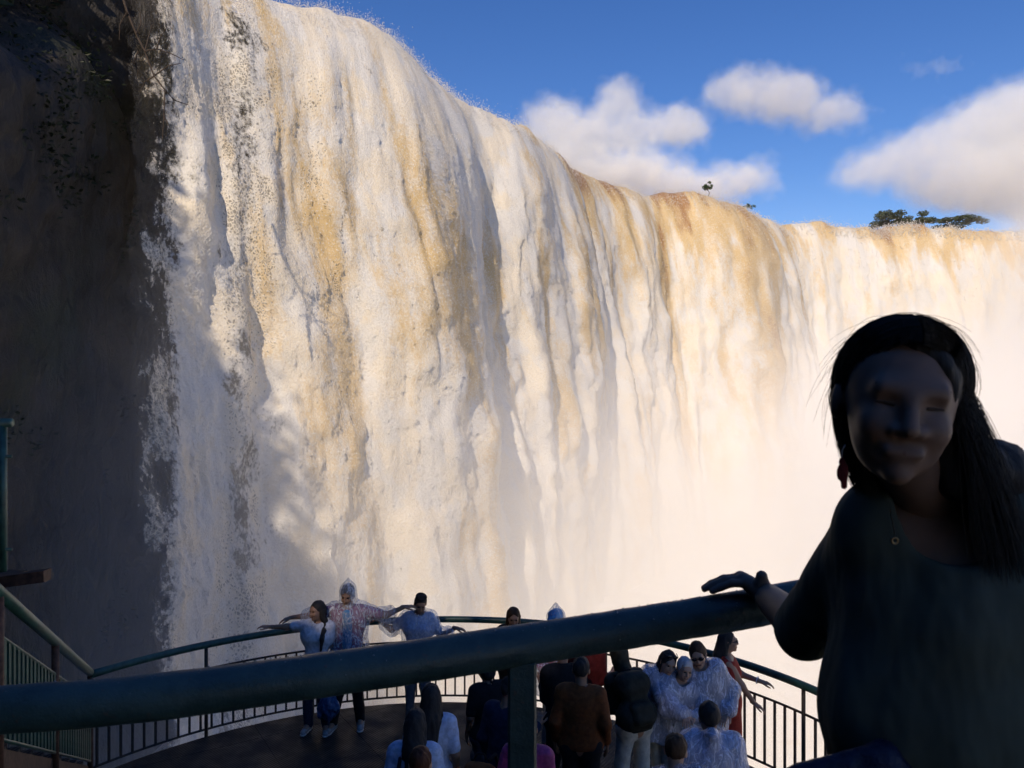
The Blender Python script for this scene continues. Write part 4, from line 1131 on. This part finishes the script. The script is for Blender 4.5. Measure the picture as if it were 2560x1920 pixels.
# ---- three huddled in ponchos
LA = stand(1622, 7.85); LB = stand(1690, 7.75); LC = stand(1765, 7.8)
J = skeleton(1.58, (18, 15), (8, 10, 12), fem=True, a=(rel(1705, 1790, 7.35, LA), (1, -.2, -.1)), b=(np.array([.30, .0, 1.15]), (1, .2, 0)), apole=(-1, .2, -1), bpole=(1, .5, -1))
person(LA, 0, 'dark-haired smiling woman in a poncho, leftmost of the three huddled together', J, 2, ('long', HAIR_BLACK), M_NAVY, .5, M_CREAM, M_SHOE, PONCHO_MILKY, False, glasses='top', seed=19, vox=.014, poncho_len=.75)
J = skeleton(1.52, (16, 4), (6, 10, 8), a=(rel(1718, 1788, 7.33, LB), (-.2, -.6, -.3)), b=(rel(1738, 1795, 7.35, LB), (-1, -.3, 0)), apole=(-1, .2, -1), bpole=(1, .2, -1))
person(LB, 0, 'white-haired old person in the middle of the three huddled in ponchos', J, 2, ('short', HAIR_WHITE), M_GREY, .9, M_GREY, M_SHOE, PONCHO_MILKY, False, seed=20, vox=.014, poncho_len=.75)
J = skeleton(1.66, (14, -10), (-14, 14, -12), fem=True, a=(rel(1700, 1735, 7.6, LC), (-1, .1, -.2)), b=(np.array([.16, -.22, .95]), (-.6, -.6, -.3)), apole=(-1, .2, -1), bpole=(1, .3, -1))
person(LC, 0, 'woman in dark sunglasses and a poncho, rightmost of the three huddled together', J, 2, ('tied', HAIR_BROWN), M_GREY, .9, M_GREY, M_SHOE, PONCHO_MILKY, False, glasses='eyes', seed=21, vox=.014, poncho_len=.42)
# ---- woman in red
L = stand(1822, 8.2)
def bracelet(root, J, HP, s):
    c = Vector(J['wb']*.82+J['eb']*.18); ax = Vector(J['wb']-J['eb']).normalized(); o = ax.orthogonal().normalized(); q = ax.cross(o)
    tube_mesh('bracelet', [c+(o*math.cos(t)+q*math.sin(t))*.036 for t in np.linspace(0, 2*math.pi, 17)], .006, M_WHITE, root, 6, False)
J = skeleton(1.56, (-2, 0), (0, -3, 0), fem=True, a=(np.array([-.12, -.27, .82]), (0, -.8, -.5)), b=(np.array([.04, -.34, 1.03]), (.1, -1, -.25)), apole=(-.6, .3, -1), bpole=(.6, .3, -1))
person(L, 82, 'woman in a sleeveless red dress and sunglasses gazing right, hands on the railing', J, 0, ('long', HAIR_BLACK), None, .3, None, M_DARKSHOE, dress=M_RED, glasses='eyes', seed=22, vox=.013, extras=bracelet)
# ---- the backs of heads at the lower edge
L = stand(1775, 6.0)
J = skeleton(1.70, (2, 0), (8, 0, 0)); person(L, 176, 'man from behind with short black hair and a clear poncho, lower right', J, 1, ('short', HAIR_BLACK), M_PALE, .4, M_JEANS, M_SHOE, PONCHO_MILKY, False, seed=23, vox=.015)
L = stand(1694, 5.5)
J = skeleton(1.66, (4, 0), (-30, 16, 0)); person(L, 190, 'man with close-cropped receding hair at the bottom edge, below the huddled three', J, 2, ('short', HAIR_BROWN), M_BLACK, .4, M_JEANS, M_SHOE, PONCHO, False, seed=24, vox=.015)
L = stand(1078, 6.55)
J = skeleton(1.63, (0, 0), (10, 4, 0), fem=True); person(L, 185, 'woman from behind with long dark hair and a pale blue top at the bottom', J, 1, ('long', HAIR_BLACK), M_PALE, .4, M_JEANS, seed=25, vox=.016)
L = stand(1036, 6.0)
J = skeleton(1.63, (4, 0), (-10, 10, 0), fem=True); person(L, 178, 'dark-haired person from behind, pale shirt with dark straps, bottom left', J, 1, ('long', HAIR_BLACK), M_PALE, .4, M_JEANS, seed=26, vox=.016,
    extras=lambda root, J, HP, s: [tube_mesh('strap', [J['chest']+np.array([x, -.14, .05]), J['neck']+np.array([x, -.02, -.01]), J['chest']+np.array([x, .16, .06]), J['waist']+np.array([x, .17, .0])], .016, M_BLACK, root, 6) for x in (-.10, .10)])
L = stand(1047, 5.35)
J = skeleton(1.63, (6, 0), (0, 12, 0)); person(L, 180, 'reddish-haired person at the very bottom edge in front of the pale shirt', J, 2, ('short', HAIR_RED), M_MAROON, .4, M_JEANS, seed=27, vox=.018)
L = stand(1262, 6.85)
J = skeleton(1.56, (5, 0), (-20, 16, 0), a=(np.array([-.16, -.32, 1.08]), (0, -.7, .7)))
person(L, 150, 'person in a dark cap and navy jacket beside the near post', J, 1, ('short', HAIR_BLACK), M_NAVY, .95, M_BLACK, seed=28, vox=.016,
    extras=lambda root, J, HP, s: mesh_obj('cap', *Shape().ell(HP(0, .01, .06), np.array([.088, .105, .08])*s, J['HR'], .02).cap(HP(0, -.09, .04), HP(0, -.17, .03), .03*s, None, .03, 1).build(.010, None, [(HP(0, 0, .02), J['HR']@np.array([0, 0, -1]))]), M_BLACK, root))
backpack(Vector((stand(1196, 6.3).x, 6.3, .62)), 170, 'orange bag hanging beside the navy jacket', M_ORANGE, 4, .8, 5)
L = stand(1318, 6.2)
J = skeleton(1.50, (3, 0), (0, 8, 0)); person(L, 165, 'person in a pink and blue jacket mostly hidden by the near post', J, 1, ('short', HAIR_BLACK), M_PINK, .95, M_SKYBLUE, seed=29, vox=.018)
L = stand(1408, 7.7)
J = skeleton(1.62, (4, 0), (-30, 12, 0), b=(np.array([.16, -.30, 1.10]), (0, -.7, .6)))
person(L, 190, 'person in a black jacket squeezed between the maroon shirt and the near post', J, 1, ('short', HAIR_BLACK), M_BLACK, .9, M_BLACK, seed=33, vox=.018)
L = stand(1222, 7.5)
J = skeleton(1.50, (6, 0), (20, 14, 0), fem=True, a=(np.array([-.15, -.30, 1.02]), (0, -.8, .4)))
person(L, 200, 'short person from behind in a dark top, left of the dark cap', J, 1, ('tied', HAIR_BLACK), M_BLACK, .4, M_JEANS, seed=34, vox=.018)
def plastic_bag():
    P = at(822, 1760, 9.2); root = empty('plastic_bag', P-Vector((0, 0, .16))); tag(root, 'crumpled blue plastic bag hanging by the tall man\'s legs', 'bag', 'bags carried by visitors')
    v, f = Shape().ell((0, 0, .10), (.13, .07, .15), None, .03).cap((0, 0, .18), (.02, .02, .32), .06, .02, .06).build(.011, ((16, 16, 8), .05, 8)); mesh_obj('pouch', v, f, cloth('blue_plastic', (.03, .09, .20), .35, .3, 30, .6), root)
    tube_mesh('handle', [(0, 0, .27), (.03, .03, .40), (.06, .10, .46)], .01, M_BLUE, root, 6)
plastic_bag()
print('people', round(time.time()-T0, 1))

# ---- the woman in the foreground, turned from the falls, one hand back on the rail
def foreground_woman():
    B = Vector((.76, 1.36, FLOOR)); root = empty('person', B); tag(root, 'large shaded woman in the right foreground, dark green top, hand on the rail', 'person')
    w = lambda px, py, d: np.array(at(px, py, d)-B)
    J = {'s': .99, 'fem': True, 'R': rotm(0, 2, -3)}
    J['head'] = w(2246, 1010, 1.25); J['HR'] = rotm(-16, 3, 8)
    J['neck'] = w(2335, 1262, 1.36); J['sa'] = w(2195, 1318, 1.38); J['sb'] = w(2680, 1330, 1.34); J['chest'] = w(2430, 1500, 1.37); J['waist'] = w(2350, 1770, 1.37); J['pel'] = w(2400, 2010, 1.38)
    J['ea'] = w(2010, 1575, 1.60); J['wa'] = np.array(Vector((.622, 1.868, 3.682))-B); J['fa'] = np.array([-1, .12, -.02])
    J['eb'] = w(2790, 1720, 1.32); J['wb'] = w(2740, 2050, 1.22); J['fb'] = np.array([0, -.3, -1])
    for q, sg in (('a', -1), ('b', 1)):
        J['h'+q] = J['pel']+np.array([.09*sg, 0, -.03]); J['k'+q] = np.array([.10*sg+J['pel'][0]*.6, -.02, .46]); J['n'+q] = np.array([.11*sg, .02, .085]); J['t'+q] = J['n'+q]+np.array([.03*sg, -.15, -.055])
    s = J['s']
    g = Shape(); torso(g, J)
    for q in 'ab': arm(g, J, q); leg(g, J, q); g.cap(J['n'+q], J['t'+q], .036, .030, .03)
    g.cap(J['ea'], J['wa'], .046, .031, .02)
    g.cap(J['chest']*.4+J['neck']*.6, J['neck'], .07, .058, .04)
    # right hand lies over the rail: fingers along its top, thumb folded down on the near side
    h = Shape(); W_ = J['wa']; rel3 = lambda x, y, z: np.array(Vector((x+.012, y+.051, z-.020))-B)
    kn = [rel3(.567, 1.842, 3.728), rel3(.563, 1.861, 3.735), rel3(.562, 1.881, 3.736), rel3(.564, 1.899, 3.728)]
    for q in kn: h.cap(W_, q, .020, .0145, .014)
    tips = [[rel3(.532, 1.848, 3.728), rel3(.503, 1.852, 3.716), rel3(.484, 1.853, 3.707)], [rel3(.520, 1.866, 3.732), rel3(.488, 1.868, 3.719), rel3(.468, 1.868, 3.708)],
            [rel3(.521, 1.887, 3.730), rel3(.490, 1.888, 3.717), rel3(.472, 1.888, 3.706)], [rel3(.530, 1.906, 3.720), rel3(.505, 1.908, 3.708), rel3(.490, 1.908, 3.700)]]
    for q, tp in zip(kn, tips):
        p = q
        for t_, r in zip(tp, (.0095, .0088, .0078)): h.cap(p, t_, r+.0006, r, .004); p = t_
    th = [rel3(.600, 1.826, 3.735), rel3(.596, 1.822, 3.752), rel3(.590, 1.823, 3.735), rel3(.587, 1.823, 3.714)]
    h.cap(W_, th[0], .02, .014, .012).cap(th[0], th[1], .013, .0125, .008).cap(th[1], th[2], .0125, .0118, .005).cap(th[2], th[3], .0118, .0098, .005)
    hb = hand_shape(J['wb'], J['fb'], (-1, 0, 0), (0, -1, 0), .95)
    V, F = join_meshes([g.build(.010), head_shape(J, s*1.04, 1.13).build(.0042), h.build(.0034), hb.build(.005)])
    mesh_obj('body', V, F, simple_mat('shaded_skin', (.19, .115, .085), .55, .3, .06, 16, .08, .002), root)  # darker than the other skins: shade put into the colour
    v, f = Shape().ell(rel3(.589, 1.8135, 3.728), (.0068, .0022, .0085), None).build(.0018); mesh_obj('thumb_nail', v, f, simple_mat('nail', (.55, .42, .40), .25, .5, .05, 50, 0, .001), root)
    HP = lambda x, y, z: J['head']+J['HR']@(np.array([x, y, z])*s)
    HF = lambda x, y, z: J['head']+J['HR']@(np.array([x*1.13, y, z])*s*1.04)
    lash = simple_mat('lashes', (.07, .045, .034), .7, .1, .1, 50, 0, .001); lips = simple_mat('dark_lips', (.17, .095, .075), .75, .15, .08, 60, 0, .001)
    for q in (-1, 1):
        v, f = Shape().cap(HF(.020*q, -.0855, .003), HF(.040*q, -.078, .004), .0034, .0026, .003).build(.0018); mesh_obj('eye', v, f, lash, root)
        v, f = Shape().cap(HF(.016*q, -.0885, .0285), HF(.044*q, -.080, .031), .0036, .0022, .004).build(.0018); mesh_obj('eyebrow', v, f, lash, root)
    g = Shape()
    for q in (-1, 1): g.cap(HF(0, -.0935, -.0660), HF(.016*q, -.0905, -.0645), .0036, .0030, .004).cap(HF(.016*q, -.0905, -.0645), HF(.026*q, -.081, -.060), .0030, .0016, .004)
    v, f = g.build(.0024); mesh_obj('mouth', v, f, lips, root)
    # hair: swept back from the forehead, tucked behind the ear on one side, falling over the shoulder on the other
    g = Shape(); g.ell(HP(.006, .020, .038), np.array([.089, .105, .099]), J['HR'], .02).ell(HP(.02, .065, -.01), np.array([.084, .070, .10]), J['HR'], .03)
    g.ell(HP(-.014, -.098, -.022), np.array([.092, .084, .112]), J['HR'], .016, op=-1)
    g.ell(HP(-.104, -.025, -.055), np.array([.050, .095, .090]), J['HR'], .016, op=-1)
    cap_ = g.build(.0055, ((30, 30, 10), .010, 3))
    g2 = Shape()
    chain = [HP(.05, .05, .03), HP(.092, .060, -.03), HP(.128, .06, -.10), w(2490, 1180, 1.34), w(2540, 1330, 1.40), w(2570, 1480, 1.44)]
    for i in range(len(chain)-1): g2.cap(chain[i], chain[i+1], (.036, .042, .046, .046, .04)[i], (.042, .046, .046, .04, .025)[i], .03)
    back = [HP(.0, .07, -.02), J['neck']+np.array([.03, .09, .02]), J['chest']+np.array([.05, .17, .08])]
    g2.cap(back[0], back[1], .085, .085, .03).cap(back[1], back[2], .085, .06, .03)
    v, f = join_meshes([cap_, g2.build(.007, ((40, 40, 7), .012, 5))]); hair = mesh_obj('hair', v, f, HAIR_BLACK, root)
    # loose strands
    rng = random.Random(9); V = []; F = []
    def strand(pts, r):
        i0 = len(V); P = [Vector(p) for p in pts]
        for i, p in enumerate(P):
            t = (P[min(i+1, len(P)-1)]-P[max(i-1, 0)]).normalized(); a = t.orthogonal().normalized(); b = t.cross(a); rr = r*(1-.6*i/len(P))
            for k in range(3): V.append(p+(a*math.cos(k*2.094)+b*math.sin(k*2.094))*rr)
        for i in range(len(P)-1):
            for k in range(3): F.append((i0+i*3+k, i0+i*3+(k+1) % 3, i0+i*3+3+(k+1) % 3, i0+i*3+3+k))
    for q in range(56):
        a = rng.uniform(-1.75, 1.9); p = np.array([.098*math.sin(a), rng.uniform(-.02, .08), .040+.106*math.cos(a)])
        out = np.array([math.sin(a), 0, math.cos(a)]); tang = np.array([math.cos(a), 0, -math.sin(a)])*(1 if a > -.2 else -1)
        Ls = rng.uniform(.03, .10); lift = rng.uniform(.0, .055)**1.0; cu = rng.uniform(-.02, .05)
        pts = []
        for i in range(9):
            t = i/8; z = p-out*.006+tang*Ls*t+out*(lift*t-lift*1.0*t*t+.010*t)+np.array([0, cu*t*t, -.03*t*t])
            pts.append(HP(*z))
        strand(pts, .00042)
    nr = np.random.default_rng(21); Cc = np.array([.004, .020, .038])
    def ellip(az, pol, off): return Cc+np.array([(.090+off)*math.sin(pol)*math.cos(az), (.106+off)*math.sin(pol)*math.sin(az), (.100+off)*math.cos(pol)])
    for q in range(3000):
        y0 = nr.uniform(-.080, .112); sd = 1 if nr.random() < .6 else -1; off = nr.normal(.0045, .003)
        w_ = math.sqrt(max(.42, 1-((y0-.02)/.130)**2)); drift = .055*max(0, 1-(y0+.08)/.12); pe = math.radians(nr.uniform(88, 100))
        pts = []
        for t in np.linspace(0, 1, 9):
            ph = math.radians(1)+(pe-math.radians(1))*t; pts.append(HP(.004+sd*(.097*w_+off)*math.sin(ph), y0+drift*t, .034+(.104*w_+off)*math.cos(ph)))
        end = pts[-1]
        if sd > 0:                              # falls outside the shoulder on the right of the picture
            L_ = nr.uniform(.14, .42); ow = .25+.34*nr.random(); cl = .006*nr.normal()
            for t in np.linspace(.1, 1, 9): pts.append(end+np.array([ow*L_*t*(1-.3*t)+cl*math.sin(4*t+q), .03*t, -L_*t]))
        else:                                   # tucked back behind the ear
            L_ = nr.uniform(.10, .22)
            for t in np.linspace(.2, 1, 6): pts.append(end+np.array([.07*t*t+.003*math.sin(5*t+q)+.012*t, .08*t, -L_*t]))
        strand(pts, .00065)
    o = mesh_obj('hair_strands', V, F, HAIR_BLACK, root); o['kind'] = 'stuff'
    # loose top with short wide sleeves
    g = torso(Shape(), J, .022); g.cap(J['sa'], J['ea'], .064, .060, .05); g.cap(J['sb'], J['eb'], .066, .066, .05)
    g.cap(J['chest'], J['waist'], .18, .192, .06, 1.3); g.cap(J['waist'], J['pel'], .19, .15, .06, 1.3)
    g.cap(J['sa'], J['neck']+np.array([0, .02, -.03]), .05, .06, .05); g.cap(J['sb'], J['neck']+np.array([0, .02, -.03]), .05, .06, .05)
    g.ell(J['neck']+np.array([-.005, -.075, .015]), (.090, .16, .105), None, .012, op=-1)
    v, f = g.build(.0085, ((7, 9, 4), .012, 31), [(J['pel']+np.array([0, 0, -.10]), (0, 0, -1))]); mesh_obj('top', v, f, M_DGREEN, root)
    g = Shape().cap(J['ha'], J['hb'], .135, None, .04, 1.1, .0)
    for q in 'ab': leg(g, J, q, .018)
    v, f = g.build(.016, ((9, 9, 9), .012, 20), [(J['pel']+np.array([0, 0, .02]), (0, 0, 1))]); mesh_obj('trousers', v, f, M_JEANS, root)
    for q in 'ab':
        v, f = Shape().cap(J['n'+q]+np.array([0, .035, -.035]), J['t'+q], .045, .038, .03).build(.011, None, [((0, 0, .002), (0, 0, -1))]); mesh_obj('shoe', v, f, M_DARKSHOE, root)
    # earring, necklace
    e0 = w(2104, 1130, 1.235)
    er = empty('earring'); er.parent = root
    tube_mesh('hook', [e0+np.array([.006, 0, .012]), e0+np.array([.001, 0, .002]), e0+np.array([0, 0, -.012]), e0+np.array([.003, 0, -.022])], .0011, M_GREY, er, 6)
    v, f = Shape().ell(e0+np.array([.001, 0, -.016]), (.0055, .003, .008), None, .004).cap(e0+np.array([.004, 0, -.026]), e0+np.array([.004, 0, -.055]), .0072, .0052, .004, 2.0).ell(e0+np.array([-.003, .002, -.034]), (.004, .003, .012), None, .003).build(.0018); mesh_obj('pendant', v, f, M_MAROON, er)
    nk = empty('necklace'); nk.parent = root
    c0 = w(2225, 1275, 1.29); c1 = w(2240, 1345, 1.255); c2 = w(2440, 1232, 1.29)
    pts = [c0*(1-t)**2+2*c1*t*(1-t)*1.0+w(2236, 1340, 1.245)*t*t for t in np.linspace(0, 1, 10)]
    tube_mesh('chain', pts, .0009, simple_mat('gold', (.22, .16, .09), .3, .5, .1, 60, 0, .001, 1.0), nk, 5)
    pe = w(2236, 1342, 1.243); o_ = [pe+np.array([.005*math.cos(t), -.001, -.006+.005*math.sin(t)]) for t in np.linspace(0, 2*math.pi, 17)]
    tube_mesh('charm', o_, .0018, bpy.data.materials['gold'], nk, 6, False)
    return root
foreground_woman()
def shoulder_bag():
    P = at(2080, 2020, 1.24); root = empty('shoulder_bag', P); tag(root, 'dark blue shoulder bag at the hip of the foreground woman', 'bag')
    v, f = Shape().cap((-.085, 0, .02), (.09, 0, .04), .020, .045, .03).cap((-.105, 0, .045), (.08, 0, .085), .008, .022, .02).build(.006, ((20, 20, 20), .008, 4)); mesh_obj('pouch', v, f, cloth('dark_blue_bag', (.010, .014, .036), .45, .3, 40, .5), root)
    tube_mesh('strap', [(.07, .0, .06), (.13, .05, .11), (.19, .13, .14)], .009, M_BLACK, root, 6)
shoulder_bag()

# ================================================================== TREES on the edge, bare branch on the cliff
BARK = simple_mat('bark', (.06, .045, .035), .85, .2, .35, 20, .6, .02)
LEAF2 = leaf_mat('tree_leaves', (.018, .045, .012), (.06, .12, .03))
LEAF3 = leaf_mat('far_tree_leaves', (.06, .08, .05), (.12, .15, .08))  # leaf tone lightened to stand in for distance haze
def tree(base, h, spread, label, n_leaf, leaf, seed, mat, flat=.5, lean=0, trunk=.35, clumps=9, cs=.3):
    rng = np.random.default_rng(seed); root = empty('tree', base); tag(root, label, 'tree', 'trees along the top of the falls')
    V = []; F = []; tips = []
    def limb(p, q, r0, r1):
        p = Vector(p); q = Vector(q); i0 = len(V); t = (q-p).normalized(); a = t.orthogonal().normalized(); b = t.cross(a)
        mid = (p+q)/2+Vector(rng.normal(0, (q-p).length*.07, 3))
        for c, r in ((p, r0), (mid, (r0+r1)/2), (q, r1)):
            for k in range(6): V.append(c+(a*math.cos(k*1.047)+b*math.sin(k*1.047))*r)
        for i in range(2):
            for k in range(6): F.append((i0+i*6+k, i0+i*6+(k+1) % 6, i0+i*6+6+(k+1) % 6, i0+i*6+6+k))
    top = Vector((lean*h, 0, h*trunk+h*.12)); limb((0, 0, -.3), top, h*.022, h*.014)
    for k in range(clumps):
        a = rng.uniform(0, 6.28); rr = spread*math.sqrt(rng.uniform(.05, 1)); zz = h*(trunk+(1-trunk)*rng.uniform(.25, 1)*(1-.45*(rr/spread)**2))
        q = Vector((lean*h+rr*math.cos(a), rr*math.sin(a), zz)); tips.append(q); limb(top*rng.uniform(.7, 1), q, h*.009, h*.003)
    mesh_obj('trunk', V, F, BARK, root)
    C = np.array([tuple(t) for t in tips]); c = rng.integers(0, len(C), n_leaf)
    d = rng.normal(0, 1, (n_leaf, 3)); d /= np.linalg.norm(d, axis=1, keepdims=True); d *= rng.random((n_leaf, 1))**.45
    P = C[c]+d*np.array([spread*cs, spread*cs, spread*cs*flat])
    leaf_cloud('crown', P, leaf, mat, seed, root)
def lip_top(px, back, dz=0):
    u = u_of_x(px); p = lip_at(np.array([u]))[0]; n = lip_n(np.array([u]), 8)[0]; q = p-n*back; k = np.linalg.norm(q)/np.linalg.norm(p)
    x = (px-1280)/1923*q[1]; return Vector((x, q[1], LIPZ+dz))
b0 = at(1768, 492, 88); tree(b0, 1.75, .62, 'small young tree alone on the highest brown hump of the falls', 520, .10, 3, LEAF2, .8, .02, .42, 11, .38)
b0 = at(1872, 530, 92); tree(b0, 1.15, .75, 'little bush right behind the lip, right of the small tree', 420, .09, 5, LEAF2, .7, .05, .3, 8, .4)
b0 = at(2222, 580, 130); tree(b0, 3.4, 3.3, 'leftmost of the far trees on the right, round and airy', 2600, .22, 7, LEAF3, .55, 0, .25, 14, .3)
b0 = at(2290, 582, 134); tree(b0, 3.4, 3.3, 'middle one of the far trees on the right', 2600, .22, 8, LEAF3, .5, .03, .25, 14, .3)
b0 = at(2385, 590, 138); tree(b0, 3.4, 4.6, 'rightmost of the far trees, low, wide and flat-topped', 3200, .22, 9, LEAF3, .35, .06, .25, 18, .26)
def islet():
    c = at(1978, 573, 108); g = Shape()
    g.ell((0, 0, 0), (1.7, 1.2, .55), None, .3).ell((1.1, .1, .05), (.9, .8, .6), None, .3).ell((-1.3, 0, -.1), (1.1, .9, .4), None, .3)
    v, f = g.build(.09, ((1.3, 1.3, 1.3), .35, 3)); o = mesh_obj('rock', v, f, ROCK); o.location = c
    tag(o, 'low dark rock in the water at the lip, left of the far trees', 'rock')
islet()
def hanging_branch():
    root = empty('branch', at(322, -40, 27)); tag(root, 'bare leafless branch hanging over the edge of the falls at top left', 'branch')
    rng = random.Random(3); V = []; F = []
    def limb(pts, r0, r1):
        i0 = len(V); P = [Vector(p) for p in pts]
        for i, p in enumerate(P):
            t = (P[min(i+1, len(P)-1)]-P[max(i-1, 0)]).normalized(); a = t.orthogonal().normalized(); b = t.cross(a); r = r0+(r1-r0)*i/(len(P)-1)
            for k in range(5): V.append(p+(a*math.cos(k*1.2566)+b*math.sin(k*1.2566))*r)
        for i in range(len(P)-1):
            for k in range(5): F.append((i0+i*5+k, i0+i*5+(k+1) % 5, i0+i*5+5+(k+1) % 5, i0+i*5+5+k))
    O = root.location
    pt = lambda x, y, d=27: at(x, y, d)-O
    main = [pt(290, -60), pt(318, 30), pt(345, 95), pt(362, 128), pt(385, 190, 26.8), pt(412, 225, 26.6), pt(410, 290, 26.6), pt(406, 350, 26.6)]
    limb(main, .05, .014)
    mesh_obj('stem', V, F, BARK, root)
    for k, pl in enumerate(([(340, 85), (352, 60), (350, 25)], [(362, 128), (392, 122), (430, 135), (460, 150)], [(345, 128), (335, 155), (318, 160)], [(385, 190), (420, 165), (452, 158)], [(362, 128), (372, 90), (380, 60)],
                            [(385, 190), (362, 205), (350, 230)], [(412, 225), (435, 250), (470, 262)], [(318, 30), (300, 60), (298, 100)], [(410, 290), (425, 320)], [(392, 122), (400, 95), (415, 70)], [(335, 155), (345, 175), (342, 200)])):
        V.clear(); F.clear(); d = 27+rng.uniform(-.3, .3)
        limb([pt(x, y, 26.9+(d-26.9)*i/2) for i, (x, y) in enumerate(pl)], .030, .010); mesh_obj('twig', list(V), list(F), BARK, root)
hanging_branch()
print('done', round(time.time()-T0, 1), 'objects', len(bpy.data.objects), 'tris', sum(len(o.data.polygons) for o in bpy.data.objects if o.type == 'MESH')*2)
